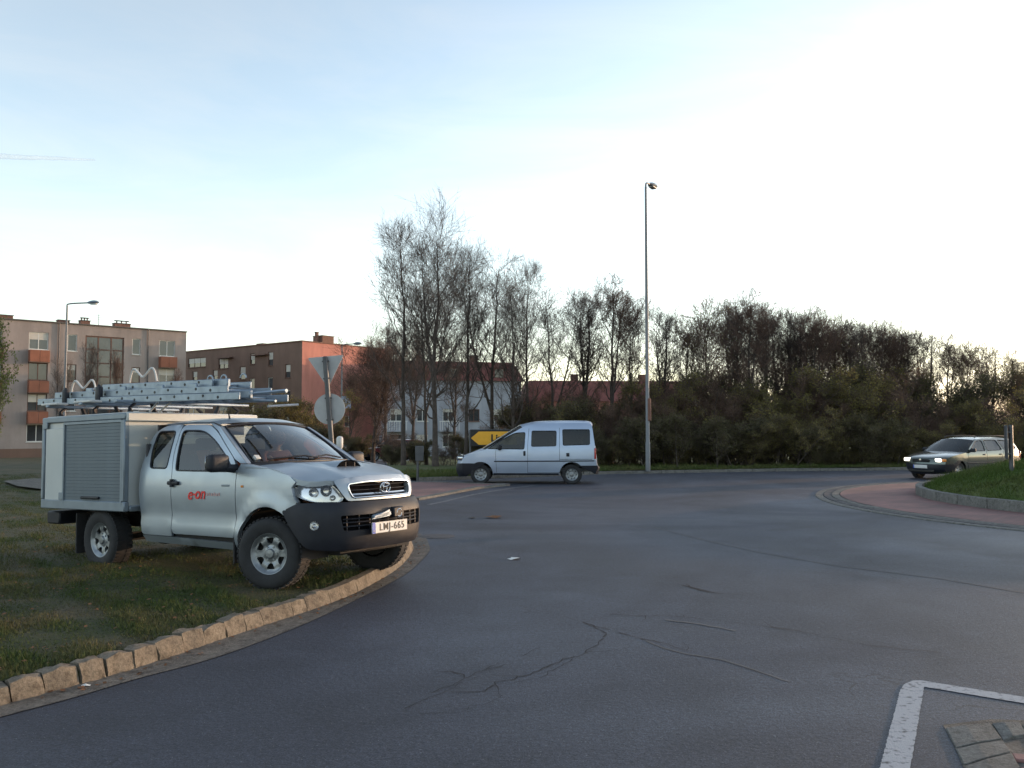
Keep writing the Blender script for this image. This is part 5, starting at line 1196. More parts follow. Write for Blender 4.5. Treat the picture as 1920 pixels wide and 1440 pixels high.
def window(root, o, X, N, q, fm='win_white', mull=1, trans=0, blind=0., sill=True, fw=.07, dep=.12, pane='pane'):
    a, b, c, d = q[:4]; P = lambda x, z, dd: Vector(o) + Vector(X) * x - Vector(N) * dd + Vector((0, 0, z))
    Mx = Matrix((Vector(X), -Vector(N), (0, 0, 1))).transposed()
    f = MB(); w_, h_ = b - a, d - c; cx, cz = (a + b) / 2, (c + d) / 2
    def bx(x, z, sx, sz, dd=dep, t=.06): f.box(P(x, z, dd), (sx, t, sz), Mx)
    bx(a + fw / 2, cz, fw, h_); bx(b - fw / 2, cz, fw, h_); bx(cx, c + fw / 2, w_ - 2 * fw, fw); bx(cx, d - fw / 2, w_ - 2 * fw, fw)
    for k in range(1, mull + 1): bx(a + w_ * k / (mull + 1), cz, fw * .9, h_ - 2 * fw)
    for k in range(1, trans + 1):
        for s_ in range(mull + 1):
            xa = a + w_ * s_ / (mull + 1) + fw; xb = a + w_ * (s_ + 1) / (mull + 1) - fw; bx((xa + xb) / 2, c + h_ * k / (trans + 1), xb - xa, fw * .9)
    fo = f.build('window', M[fm], root)
    for s_ in range(mull + 1):
        p = MB(); xa = a + w_ * s_ / (mull + 1); xb = a + w_ * (s_ + 1) / (mull + 1); p.box(P((xa + xb) / 2, cz, dep + .012), (xb - xa, .01, h_), Mx); p.build('pane', M[pane], fo)
    if blind > 0: p = MB(); p.box(P(cx, d - fw - h_ * blind / 2, dep - .016), (w_ - 2.2 * fw, .015, h_ * blind), Mx); p.build('blind', M['blind'], fo)
    if sill: p = MB(); p.box(P(cx, c - .03, -.02), (w_ + .1, .14, .05), Mx); p.build('sill', M[fm], fo)
    return fo
def chimney(root, x, y, z, wx, wy, h, cap=False, m='chimney'):
    b = MB(); b.box((x, y, z + h / 2), (wx, wy, h)); c = b.build('chimney', M[m], root)
    b = MB(); b.box((x, y, z + h + .03), (wx + .12, wy + .12, .06))
    if cap:
        for k in (-.3, 0, .3): b.tube([(x + k * wx, y, z + h + .06), (x + k * wx, y, z + h + .28)], .07, 8)
        b.box((x, y, z + h + .31), (wx * .9, wy * .7, .05))
    b.build('chimney_cap', M['galv'], c)

# left block of flats: four storeys, terracotta balconies, glazed stairwell
ba = math.atan2(10.7, 12.4); BZ = T(0, 78) - .1
lb = empty('apartment_block', (-45.6, 76, BZ), (0, 0, ba), label='grey four-storey block of flats with terracotta balconies behind the cargo box', cat='building')
HB = 11.4 - BZ; L0, L1 = -22., 16.36; ST = 2.81
rowz = [(8.83 - BZ - ST * k, 10.42 - BZ - ST * k) for k in range(4)]
def colx(c, w_): return (c - w_ / 2, c + w_ / 2)
ops = []; wins = []
for k, (za, zb) in enumerate(rowz):
    for xa, xb, mu in ((2.14, 3.74, 1), (13.7, 15.24, 1), (-1.6, 0., 1), (-13.7, -12.1, 1)):
        q = (xa, xb, za, zb); ops.append(q); wins.append((q, 'win_brown' if k in (1, 2) and xa == 2.14 else 'win_white', mu, (.45, .0, .38, .0)[(k + int(xa)) % 4]))
    for xa, xb in ((5.34, 6.16), (11.12, 11.9), (-10.4, -9.6), (-4.6, -3.8)):
        q = (xa, xb, za + .02, zb); ops.append(q); wins.append((q, 'win_brown' if k in (1, 3) else 'win_white', 0, (.55, .25, .0, .3)[(k + int(xa * 2)) % 4]))
stair = (6.88, 10.36, 1.2, 10.42 - BZ); ops.append(stair); ops.append((-8.6, -5.6, 1.2, 10.42 - BZ))
sh = lambda q: (q[0] - L0, q[1] - L0, q[2], q[3])
O = (L0, 0, 0); XX = (1, 0, 0); NN = (0, -1, 0)
facade(lb, O, XX, NN, L1 - L0, HB, [sh(q) for q in ops], M['facade'])
for q, fm, mu, bl in wins: window(lb, O, XX, NN, sh(q), fm, mu, 0, bl)
for s_ in (stair, (-8.6, -5.6, 1.2, 10.42 - BZ)): window(lb, O, XX, NN, sh(s_), 'win_brown', 2, 7, 0, False, .13, .10)
b = MB(); b.box(((L0 + L1) / 2, 5.6, HB / 2 - .02), (L1 - L0 - .02, 10.6, HB - .04)); b.build('wall', M['facade'], lb)
b = MB(); b.box(((L0 + L1) / 2, 5.5, HB + .04), (L1 - L0 + .1, 11.3, .10)); b.build('roof', M['roof_grey'], lb)
b = MB(); b.box(((L0 + L1) / 2, -.03, .45), (L1 - L0, .04, .9)); b.build('plinth', M['facade_brown'], lb)
for xc in (2.94, 14.47, -.8, -12.9):
    for k in range(3):
        za = rowz[k][0]
        b = MB(); b.box((xc, -.30, za - 1.17), (1.66, .58, .10)); s_ = b.build('balcony', M['facade_brown'], lb)
        for sg in (-1, 1): b = MB(); b.bbox((xc + sg * .405, -.60, za - .60), (.79, .05, 1.05), .01, 1); b.build('balcony_panel', M['terracotta'], s_)
        for sg in (-1, 1): b = MB(); b.box((xc + sg * .80, -.30, za - .60), (.05, .55, 1.04)); b.build('balcony_side', M['terracotta'], s_)
chimney(lb, -.3, 2, HB + .08, 2.8, 1, .45); chimney(lb, 5.6, 3, HB + .08, 1.0, .8, .5); chimney(lb, 7.25, 2, HB + .08, .85, .8, .5, True); chimney(lb, 10.65, 2, HB + .08, 1.5, .8, .48, True); chimney(lb, -8, 3, HB + .08, 1.5, .8, .5, True)

for xx in (4.6, 12.6, -2.8): b = MB(); b.tube([(xx, -.09, .1), (xx, -.09, HB)], .055, 8); b.build('downpipe', M['galv'], lb)
b = MB(); b.tube([(8.8, 3, HB), (8.8, 3, HB + 1.5)], .025, 6); [b.tube([(8.3, 3, HB + 1.0 + k * .18), (9.3, 3, HB + 1.0 + k * .18)], .012, 4) for k in range(3)]; b.build('roof_aerial', M['galv'], lb)
# middle block with brown long side and salmon gable
ma = math.atan2(-13, 17)            # local x runs from the far left end towards the corner
LM = 26.; cor = Vector((-22.2, 90)); dv = Vector((-17, 13)).normalized(); o0 = cor + dv * LM; MZ = T(0, 92) - .1; HM = 10.8 - MZ
mbk = empty('apartment_block', (o0.x, o0.y, MZ), (0, 0, ma), label='brown block of flats with a salmon gable wall behind the yield sign', cat='building')
def mx_(u): return LM - u
mo = []
mr = [(21.4, 17.7, 8.87, 10.02, 2), (15.08, 13.2, 8.48, 9.7, 1), (9.05, 8.17, 8.75, 9.95, 0), (5.78, 4.93, 8.45, 9.97, 0), (20.4, 19.4, 7.2, 8.43, 0), (16.2, 15.25, 7.2, 8.40, 0), (10.98, 9.86, 7.1, 8.58, 0), (2.81, 1.91, 7.0, 8.49, 0)]
for u0, u1, za, zb, mu in mr:
    for k in range(3): mo.append((mx_(u0), mx_(u1), za - MZ - 2.81 * k, zb - MZ - 2.81 * k, mu, k))
mo = [q for q in mo if q[2] > .4]
facade(mbk, (0, 0, 0), XX, NN, LM, HM, mo, M['facade_brown'])
for i, q in enumerate(mo): window(mbk, (0, 0, 0), XX, NN, q, 'win_white' if i % 3 else 'win_brown', q[4], 0, (.5, 0, .3)[i % 3])
b = MB(); b.box((LM / 2, 6.35, HM / 2 - .02), (LM - .6, 12.1, HM - .04)); b.build('wall', M['facade_brown'], mbk)
facade(mbk, (LM, 0, 0), (0, 1, 0), (1, 0, 0), 12.7, HM, [(6.0, 6.7, 3.2, 4.4)], M['facade_pink'], name='gable_wall'); window(mbk, (LM, 0, 0), (0, 1, 0), (1, 0, 0), (6.0, 6.7, 3.2, 4.4), 'win_white', 0)
b = MB(); b.box((LM / 2, 6.35, HM + .05), (LM + .16, 12.9, .12)); b.build('roof', M['chimney'], mbk)
for q in (7.0, 13.5): b = MB(); b.box((mx_(q), -.25, HM - 1.1), (2.6, .5, .12)); b.build('canopy', M['win_brown'], mbk)
chimney(mbk, LM - 1.6, 4.2, HM + .1, 1.6, 1.6, .85); chimney(mbk, LM - 1.3, 3.0, HM + .1, .3, .3, 1.2); chimney(mbk, LM - 12, 4, HM + .1, 1.2, 1.2, .6)

# white terrace with red mansard roofs seen through the bare trees
def terrace(x0, y0, L, yaw, H_, label, wallm, nb, rooftop=2.2, dorm=True):
    z = T(0, y0) - .1; r_ = empty('terraced_house', (x0, y0, z), (0, 0, yaw), label=label, cat='building'); o_ = []
    n = int(L / 3.1)
    for k in range(int(H_ / 2.8)):
        for i in range(n):
            a = .9 + i * (L - 1.2) / n; o_.append((a, a + 1.25, 1.0 + 2.8 * k, 2.35 + 2.8 * k))
    facade(r_, (0, 0, 0), XX, NN, L, H_, o_, M[wallm])
    for i, q in enumerate(o_): window(r_, (0, 0, 0), XX, NN, q, 'win_white' if i % 4 else 'win_brown', 1, 0, (0, .4, 0, .2)[i % 4])
    b = MB(); b.box((L / 2, 5.3, H_ / 2 - .02), (L - .02, 9.8, H_ - .04)); b.build('wall', M[wallm], r_)
    b = MB(); t = rooftop; V = [(-.3, -.4, H_), (L + .3, -.4, H_), (L + .3, 10.8, H_), (-.3, 10.8, H_), (.6, 1.3, H_ + t), (L - .6, 1.3, H_ + t), (L - .6, 9.2, H_ + t), (.6, 9.2, H_ + t)]
    b.add(V, [(0, 1, 5, 4), (1, 2, 6, 5), (2, 3, 7, 6), (3, 0, 4, 7), (4, 5, 6, 7), (3, 2, 1, 0)]); rf = b.build('roof', M['roof_red'], r_)
    if dorm:
        for i in range(nb):
            x = (i + .5) * L / nb; b = MB(); b.box((x, .55, H_ + .85), (1.5, 1.3, 1.3)); b.box((x, .5, H_ + 1.55), (1.8, 1.6, .12)); d_ = b.build('dormer', M['roof_red'], r_)
            b = MB(); b.box((x, -.12, H_ + .85), (1.0, .05, .9)); b.build('dormer_window', M['pane'], d_)
    for i in range(2): chimney(r_, L * (.3 + .4 * i), 4, H_ + t - .1, .9, .7, 1.0)
    for i in range(0, n, 2):
        a = .9 + i * (L - 1.2) / n
        b = MB(); b.box((a + .6, -.55, 2.75), (2.2, 1.1, .14)); bl = b.build('balcony', M['facade_white'], r_)
        for k in range(9): b = MB(); b.box((a - .45 + k * .26, -1.05, 3.3), (.05, .05, .95)); b.build('baluster', M['win_white'], bl)
        b = MB(); b.box((a + .6, -1.05, 3.8), (2.25, .07, .06)); b.build('handrail', M['win_white'], bl)
    return r_
xw = Yz(716, 800, 92)[0]
terrace(xw, 92, 15.5, R(14), 8.3, 'white terraced house with red mansard roof behind the tallest bare trees', 'facade_white', 3)
xw = Yz(985, 800, 104)[0]
terrace(xw, 104, 22, R(4), 6.6, 'pale terraced house with dark red roof mostly hidden behind the hedge', 'facade_pink', 4, 2.6, False)

# ------------------------------------------------------------------ street lamps
def lamp(base, h, arm, az, label, lean=0., r0=.075, head=.75, rise=.12):
    r_ = empty('street_lamp', base, (0, 0, az), label=label, cat='street lamp', group='street lamps along the roads')
    b = MB(); b.tube([(0, 0, 0), (0, 0, 1.1), (0, 0, 1.12), (0, 0, h * .6), (0, 0, h)], [r0 * 1.25, r0 * 1.2, r0, r0 * .8, r0 * .58], 10); b.build('pole', M['lamp_grey'], r_)
    b = MB(); b.bbox((r0 + .002, 0, .8), (.03, .10, .35), .01, 1); b.build('access_door', M['lamp_grey'], r_)
    b = MB(); b.tube(catmull([(0, 0, h - .02), (0.02, 0, h + rise * .6), (arm * .3, 0, h + rise), (arm, 0, h + rise * 1.3)], 3), r0 * .5, 8); b.build('arm', M['lamp_grey'], r_)
    b = MB(); n = 12; V = []; F = []
    prof = [(0, .03, .03, .0), (.12, .08, .06, .05), (.3, .14, .10, .07), (.55, .17, .12, .07), (.8, .14, .10, .05), (.95, .06, .05, .02), (1., .01, .01, .01)]
    for s_, wy, up, dn in prof:
        for k in range(n):
            a = 2 * math.pi * k / n; c_, q = math.cos(a), math.sin(a); V.append((arm - .05 + s_ * head, wy * c_, h + rise * 1.3 + (up if q > 0 else dn) * q + .02 * s_))
    for i in range(len(prof) - 1):
        for k in range(n): F.append((i * n + k, i * n + (k + 1) % n, (i + 1) * n + (k + 1) % n, (i + 1) * n + k))
    b.add(V, F, True); hd = b.build('lamp_head', M['frame_grey'], r_)
    b = MB(); b.bbox((arm - .05 + head * .52, 0, h + rise * 1.3 - .055), (head * .55, .22, .05), .02, 2); b.build('lamp_glass', M['white'], hd)
    return r_
x, y, z = (*G(1215, 888), 0); ml = lamp((x, y, .08), 10.95, .45, R(62), 'tall grey street lamp standing at the far kerb before the hedge', head=.80, rise=.18)
b = MB(); b.bbox((.0, -.08, 2.35), (.16, .10, .85), .02, 1); b.build('meter_cabinet', M['chimney'], ml)
x, y, z = Yz(120, 800, 42); lamp((x, y, T(x, y)), 7.9, 1.0, R(3), 'street lamp with a long arm in front of the grey block of flats', r0=.07, head=.6)
x, y, z = Yz(640, 800, 56); sl2 = lamp((x, y, T(x, y)), 7.55, .75, R(0), 'small street lamp rising before the salmon gable wall', r0=.07, head=.6)
b = MB(); b.bbox((.32, -.10, 3.86), (.62, .03, .80), .01, 1); sg_ = b.build('lamp_sign', M['sign_blue'], sl2)
b = MB(); b.box((.20, -.118, 3.92), (.12, .004, .10)); b.box((.42, -.118, 3.84), (.10, .004, .16)); b.build('sign_print', M['interior'], sg_)

# ------------------------------------------------------------------ traffic signs
top = Vector(Yz(609.5, 670, 22)); bot = Vector(Yz(621, 822, 22)); ddv = (top - bot).normalized(); t = (top.z - .12) / ddv.z; base = top - ddv * t
ts_ = empty('traffic_sign', base, label='leaning post with grey backs of a triangular and a round road sign', cat='road sign')
ts_.rotation_euler = ddv.to_track_quat('Z', 'Y').to_euler(); ts_.rotation_euler = (0, math.atan2(ddv.x, ddv.z), 0)
b = MB(); b.tube([(0, 0, -.1), (0, 0, t)], .066, 14); b.build('post', M['galv'], ts_)
b = MB(); b.lathe([(0, .03), (.05, .025), (.07, 0), (.07, -.02)], Matrix.Translation((0, 0, t)), 14); b.build('post_cap', M['galv'], ts_)
zt = t + .03; tri = rpoly([(-.47, zt, .06), (.47, zt, .06), (0, zt - .82, .06)], .06)
def plate(root, name, outl, y, m, th=.02, step=.3):
    b = MB(); panel('x', outl, lambda a, c, d: (a, y + d, c), None, step=step, depth=th, mb=b); panel('x', outl, lambda a, c, d: (a, y + th - d, c), None, step=step, depth=0, mb=b); return b.build(name, m, root, 30)
tp = plate(ts_, 'triangle_sign', tri, .075, M['sign_back'])
zr = t - (Yz(610, 670, 22)[2] - Yz(610, 767, 22)[2]); rs = plate(ts_, 'round_sign', [(.40 * math.cos(a), zr + .40 * math.sin(a)) for a in np.linspace(0, 2 * math.pi, 37)[:-1]], .075, M['sign_back'])
b = MB()
for zz in (t - .10, t - .55, zr + .28, zr - .28): b.bbox((0, .02, zz), (.17, .12, .04), .008, 1)
b.build('clamp', M['galv'], ts_)
# low white marker beside the sign post
x, y, z = Yz(637, 830, 21.5); b = MB(); b.lathe([(.06, 0), (.06, z - .2), (.085, z - .15), (.085, z + .06), (.06, z + .1), (0, z + .12)], n=16); o = b.build('marker_bollard', M['white']); o.location = (x, y, .05); tag(o, 'white marker bollard just behind the bonnet of the pickup truck', 'bollard')
# small post with a grey box sign left of the van
x, y = G(783, 905); pm = empty('marker_post', (x, y, .05), label='short post carrying a small grey rectangular plate left of the van', cat='road sign')
b = MB(); b.tube([(0, 0, 0), (0, 0, 1.12)], .038, 10); b.build('post', M['galv'], pm); b = MB(); b.bbox((.06, -.05, .88), (.27, .03, .48), .01, 1); b.build('plate', M['galv'], pm)
# yellow arrow sign behind the van
Ya = 31.; P0 = Vector(Yz(880, 806, Ya)); sc_ = Ya / FPX
ys = empty('direction_sign', (P0.x, Ya, .1), label='yellow arrow direction sign on two posts, half hidden by the van', cat='road sign')
W_, H_ = 2.3, .92; zt = P0.z - .1
b = MB()
for xx in (.03, W_ - .2): b.tube([(xx, .03, -.1), (xx, .03, zt)], .035, 8)
b.tube([(.03, .03, zt), (W_ - .2, .03, zt)], .02, 6); b.build('post', M['galv'], ys)
zc_ = zt - .30; ar = [(.06, zc_), (.34, zc_ + .24), (W_, zc_ + .24), (W_, zc_ - .24), (.34, zc_ - .24)]
bk = plate(ys, 'backing', [(.02, zc_ + .29), (W_ + .03, zc_ + .29), (W_ + .03, zc_ - .29), (.02, zc_ - .29)], .0, M['black'])
plate(ys, 'arrow', ar, -.02, M['sign_yellow'], .015)
text('Lip', .36, M['black'], ys, frame((.78, -.024, zc_ - .01), (1, 0, 0), (0, 0, 1), (0, -1, 0)), align='LEFT', bold=.012, ext=.002)
# post on the roundabout island with its sign seen edge-on
x, y = G(1898, 920, .3); ip = empty('island_sign', (x, y, .2), label='grey post with a sign seen edge-on, standing on the roundabout island at the right', cat='road sign')
b = MB(); b.tube([(0, 0, 0), (0, 0, 1.62)], .05, 12); b.build('post', M['galv'], ip)
b = MB(); b.bbox((-.10, .02, 1.22), (.035, .62, .78), .01, 1, Matrix.Rotation(-.46, 3, 'Z')); b.build('sign_board', M['galv'], ip)
b = MB(); [b.bbox((-.04, 0, zz), (.12, .10, .04), .008, 1) for zz in (.95, 1.45)]; b.build('clamp', M['galv'], ip)
# ------------------------------------------------------------------ trees and shrubs
def norm(v): return v / (np.linalg.norm(v, axis=-1, keepdims=True) + 1e-9)
def tubes_np(P, Rr, k):
    m, n = P.shape[:2]; t = norm(np.concatenate([P[:, 1:2] - P[:, :1], P[:, 2:] - P[:, :-2], P[:, -1:] - P[:, -2:-1]], 1) if n > 2 else np.repeat(P[:, 1:2] - P[:, :1], 2, 1))
    ref = np.where(np.abs(t[:, :1, 2:3]) > .9, np.array([[[1., 0, 0]]]), np.array([[[0, 0, 1.]]])); a = norm(np.cross(t, np.broadcast_to(ref, t.shape))); b = np.cross(t, a)
    an = np.arange(k) * 2 * np.pi / k
    V = P[:, :, None, :] + (a[:, :, None, :] * np.cos(an)[None, None, :, None] + b[:, :, None, :] * np.sin(an)[None, None, :, None]) * Rr[:, :, None, None]
    base = (np.arange(m) * n * k)[:, None, None]; i = np.arange(n - 1)[None, :, None]; q = np.arange(k)[None, None, :]; q2 = (q + 1) % k
    F = np.stack([base + i * k + q, base + i * k + q2, base + (i + 1) * k + q2, base + (i + 1) * k + q], -1).reshape(-1, 4)
    return V.reshape(-1, 3), F
def spawn(g, P, Rr, count, len_, ang, up, n=4, r_f=.5, tmin=.2, curv=.2, wob=.05, rmin=.002):
    m, N = P.shape[:2]; idx = np.repeat(np.arange(m), count); K = len(idx)
    t = tmin + (1 - tmin) * g.random(K); f = t * (N - 1); i = np.minimum(f.astype(int), N - 2); fr = (f - i)[:, None]
    base = P[idx, i] * (1 - fr) + P[idx, i + 1] * fr; rb = Rr[idx, i] * (1 - fr[:, 0]) + Rr[idx, i + 1] * fr[:, 0]
    pd = norm(P[idx, i + 1] - P[idx, i]); rv = norm(g.normal(size=(K, 3))); rv = norm(rv - pd * (rv * pd).sum(1, keepdims=True))
    a = ang * g.uniform(.65, 1.3, K)[:, None]; d = norm(pd * np.cos(a) + rv * np.sin(a) + np.array([0, 0, up]))
    L = (len_(t) if callable(len_) else len_) * g.uniform(.6, 1.25, K)
    s = np.linspace(0, 1, n)[None, :, None]; Q = base[:, None] + d[:, None] * (L[:, None, None] * s) + np.array([0, 0, 1.]) * (curv * L[:, None, None] * s ** 2) + g.normal(size=(K, n, 3)) * (wob * L[:, None, None]) * (s > 0)
    r0 = np.maximum(rb * r_f, rmin); RR = r0[:, None] * np.linspace(1, .35, n)[None]
    return Q, np.maximum(RR, rmin * .7)
def leaves_np(g, C_, n, sz, spread):
    i = g.integers(0, len(C_), n); c = C_[i] + g.normal(size=(n, 3)) * spread; u = norm(g.normal(size=(n, 3))); v = norm(np.cross(u, g.normal(size=(n, 3)))); s = (sz * g.uniform(.5, 1.4, n))[:, None]
    V = np.stack([c - u * s, c + v * s * .55, c + u * s, c - v * s * .55], 1).reshape(-1, 3); return V, np.arange(4 * n).reshape(-1, 4)
def cat(parts):
    V = []; F = []; o = 0
    for v, f in parts: V.append(v); F.append(f + o); o += len(v)
    return np.concatenate(V), np.concatenate(F)
TREES = {}
def tree_kind(key, seed, H, r0, nl, spread, hmin, up, twigm, nleaf=0, leafm=None, forks=1, l2=9, l3=7, l4=4, lsz=.05, stems=None, shape='oval', twr=.006):
    """builds trunk, crown and foliage meshes of one form of tree, base at the origin"""
    g = np.random.default_rng(seed)
    def trunkline(h, lean_, n=12):
        s = np.linspace(0, 1, n)[:, None]; w_ = np.cumsum(g.normal(size=(n, 3)) * np.array([.022, .022, 0]) * h * .35, 0) * s; return s * np.array([lean_[0], lean_[1], 1.]) * h + w_
    if stems:
        tr = [trunkline(H * g.uniform(.7, 1.), g.normal(size=2) * spread * .22) + np.append(g.normal(size=2) * stems[1], 0) for _ in range(stems[0])]
    else:
        tr = [trunkline(H, g.normal(size=2) * .02)]
        for q in range(forks - 1):
            f0 = g.uniform(.2, .45); i0 = int(f0 * 11); b = tr[0][i0]; h2 = (H - b[2]) * g.uniform(.8, .97); l_ = g.normal(size=2); l_ = l_ / np.hypot(*l_) * g.uniform(.10, .22); s = np.linspace(0, 1, 12)[:, None]
            tr.append(b + np.c_[l_[0] * h2 * np.sin(s * 1.5), l_[1] * h2 * np.sin(s * 1.5), h2 * s] + np.cumsum(g.normal(size=(12, 3)) * np.array([.02, .02, 0]), 0))
    P0 = np.stack(tr); R0 = np.stack([(r0 if i == 0 or stems else r0 * .62) * np.linspace(1, .10, 12) for i in range(len(tr))]); R0[:, 0] *= 1.25
    sh = (lambda t: np.maximum(.15, np.sin(np.clip((t - hmin) / (1 - hmin), 0, 1) * 2.6 + .45))) if shape == 'oval' else (lambda t: 1.12 - t * .92)
    P1, R1 = spawn(g, P0, R0, nl, lambda t: spread * sh(t), .95, up, 7, .42, hmin, .28, .035, .006)
    P2, R2 = spawn(g, P1, R1, l2, lambda t: spread * .42 * (1.1 - .6 * t), .75, .18, 5, .55, .15, .15, .022, .006)
    P3, R3 = spawn(g, P2, R2, l3, spread * .20, .75, .12, 4, .6, .15, .12, .016, twr)
    tk = cat([tubes_np(P0, R0, 8), tubes_np(P1, R1, 5)])
    tw = [tubes_np(P2, R2, 4), tubes_np(P3, R3, 3)]; ends = [P3.reshape(-1, 3)]
    if l4:
        P4, R4 = spawn(g, P3, R3, l4, spread * .10, .7, .10, 3, .7, .2, .05, .014, twr * .75); tw.append(tubes_np(P4, R4, 3)); ends.append(P4[:, -1])
    tw = cat(tw); lf = leaves_np(g, np.concatenate(ends), nleaf, lsz, spread * .03) if nleaf else None
    mk = lambda nm, vf, m: (lambda o: (o.data, bpy.data.objects.remove(o))[0])(mesh_np(nm, vf[0], vf[1], m, smooth=False))
    TREES[key] = (mk('trunk', tk, M['bark']), mk('crown', tw, M[twigm]), mk('leaves', lf, M[leafm]) if lf else None, float(max(tk[0][:, 2].max(), np.quantile(tw[0][:, 2], .997))))
tree_kind('tall_a', 11, 12., .15, 30, 3.8, .18, .30, 'twig', forks=2, l2=7, l3=5, l4=2, shape='down', twr=.0062)
tree_kind('tall_b', 12, 12., .14, 30, 3.6, .18, .35, 'twig', forks=1, l2=7, l3=5, l4=2, shape='down', twr=.0062)
tree_kind('tall_c', 13, 10., .11, 26, 2.8, .18, .40, 'twig', forks=2, l2=7, l3=5, l4=2, shape='down', twr=.0062)
tree_kind('mid_a', 14, 8., .12, 22, 2.0, .25, .45, 'twig', 300, 'leaf_brown', 2, 7, 5, 2, .03, twr=.0062)
tree_kind('mid_b', 15, 8., .11, 22, 1.8, .25, .5, 'twig_red', 300, 'leaf_brown', 2, 7, 6, 2, .03, twr=.0062)
tree_kind('mid_c', 16, 7., .10, 22, 2.1, .2, .4, 'twig_red', 1500, 'leaf_olive', 2, 7, 6, 2, .035, twr=.0062)
tree_kind('red', 17, 6.5, .10, 24, 2.8, .15, .25, 'twig_red', 500, 'leaf_brown', 3, 7, 6, 2, .03, twr=.0062)
tree_kind('leafy', 18, 7.5, .11, 22, 2.6, .2, .2, 'twig', 7000, 'leaf_fresh', 2, 6, 5, 2, .085)
tree_kind('shrub_olive', 21, 3.6, .03, 7, 1.3, .05, .5, 'twig', 26000, 'leaf_olive', 1, 7, 6, 2, .032, (11, .45), 'down', .005)
tree_kind('shrub_brown', 22, 4.6, .04, 6, 1.4, .08, .7, 'twig_red', 5000, 'leaf_brown', 1, 7, 6, 2, .03, (12, .45), 'down', .005)
tree_kind('shrub_dark', 23, 2.8, .03, 7, 1.3, .02, .35, 'twig', 26000, 'leaf_dark', 1, 7, 6, 2, .035, (11, .5), 'down', .005)
tree_kind('shrub_bare', 24, 3.0, .03, 6, 1.2, .05, .6, 'twig', 0, None, 1, 7, 6, 3, .04, (9, .35), 'down', .005)
def plant(key, x, y, h, label, cat_, group, rz=None, wide=1., name=None):
    tk, cr, lf, H = TREES[key]; s = h / H
    r_ = empty(name or ('tree' if cat_ == 'tree' else 'shrub'), (x, y, T(x, y)), (0, 0, rnd.uniform(0, 6.28) if rz is None else rz), label=label, cat=cat_, group=group); r_.scale = (s * wide, s * wide, s)
    link_obj('trunk' if cat_ == 'tree' else 'stems', tk, None, r_); link_obj('crown', cr, None, r_)
    if lf: link_obj('leaves', lf, None, r_)
    return r_
def hgt(topy, Y): return (800 - topy) * Y / FPX + CAM_H - T(0, Y)
TL = [(757, 400, 37, 'tall_b', 1.0), (817, 368, 36, 'tall_a', 1.05), (800, 490, 39.5, 'tall_c', .9), (873, 445, 37.5, 'tall_b', .95), (922, 470, 39, 'tall_c', 1.1), (962, 500, 37, 'tall_a', .95), (992, 480, 38.5, 'tall_b', 1.0), (1042, 535, 40, 'tall_c', 1.1)]
for i, (px, ty, Y, k, wd) in enumerate(TL):
    x = Yz(px, 800, Y)[0]; extra = ('leftmost of the tall bare trees left of the lamp', 'tallest of the bare trees left of the lamp', 'slender bare tree close behind the tallest one')[i] if i < 3 else 'tall bare tree beyond the van, %s from the left in its row' % ORD[i]
    plant(k, x, Y, hgt(ty, Y), extra, 'tree', 'tall bare trees beyond the van', i * 1.3 + .4, wd)
TR = [(1095, 540, 41), (1145, 515, 40), (1190, 555, 42), (1240, 570, 41), (1285, 600, 43), (1322, 552, 41), (1372, 560, 43), (1402, 540, 40), (1445, 560, 42), (1490, 570, 43), (1525, 575, 41), (1565, 585, 43), (1605, 595, 42), (1650, 600, 44), (1695, 595, 45), (1735, 612, 44), (1775, 625, 46), (1815, 632, 45), (1855, 640, 46), (1895, 655, 47), (1935, 665, 47), (1990, 670, 48)]
for i, (px, ty, Y) in enumerate(TR):
    x = Yz(px, 800, Y)[0]; plant(('mid_a', 'mid_b', 'tall_c', 'mid_a', 'mid_b', 'mid_c')[i % 6] if i < 20 else 'mid_c', x, Y, hgt(ty, Y), 'bare twiggy tree above the hedge, %s along from the tall bare trees' % ORD[i], 'tree', 'twiggy trees above the hedge', i * 2.1, 1.0 if i % 3 else 1.15)
for i in range(9):
    px = 1390 + i * 39 + rnd.uniform(-8, 8); Y = 44.5 + rnd.uniform(-1, 1.5); x = Yz(px, 800, Y)[0]; plant(('mid_b', 'mid_c', 'mid_a')[i % 3], x, Y, hgt(575 + i * 4 + rnd.uniform(-15, 25), Y), 'brown twiggy tree of the thicket behind the hedge, %s from the left' % ORD[i], 'tree', 'thicket behind the hedge', i * 1.9, 1.1)
for i, px in enumerate((722, 772, 850)):
    x = Yz(px, 800, 58)[0]; plant('mid_a', x, 58, hgt(600 + 14 * i, 58), ('thin bare tree at the left end of the white house', 'thin bare tree before the middle of the white house', 'thin bare tree before the right part of the white house')[i], 'tree', 'trees by the houses', i * 1.1, 1.0)
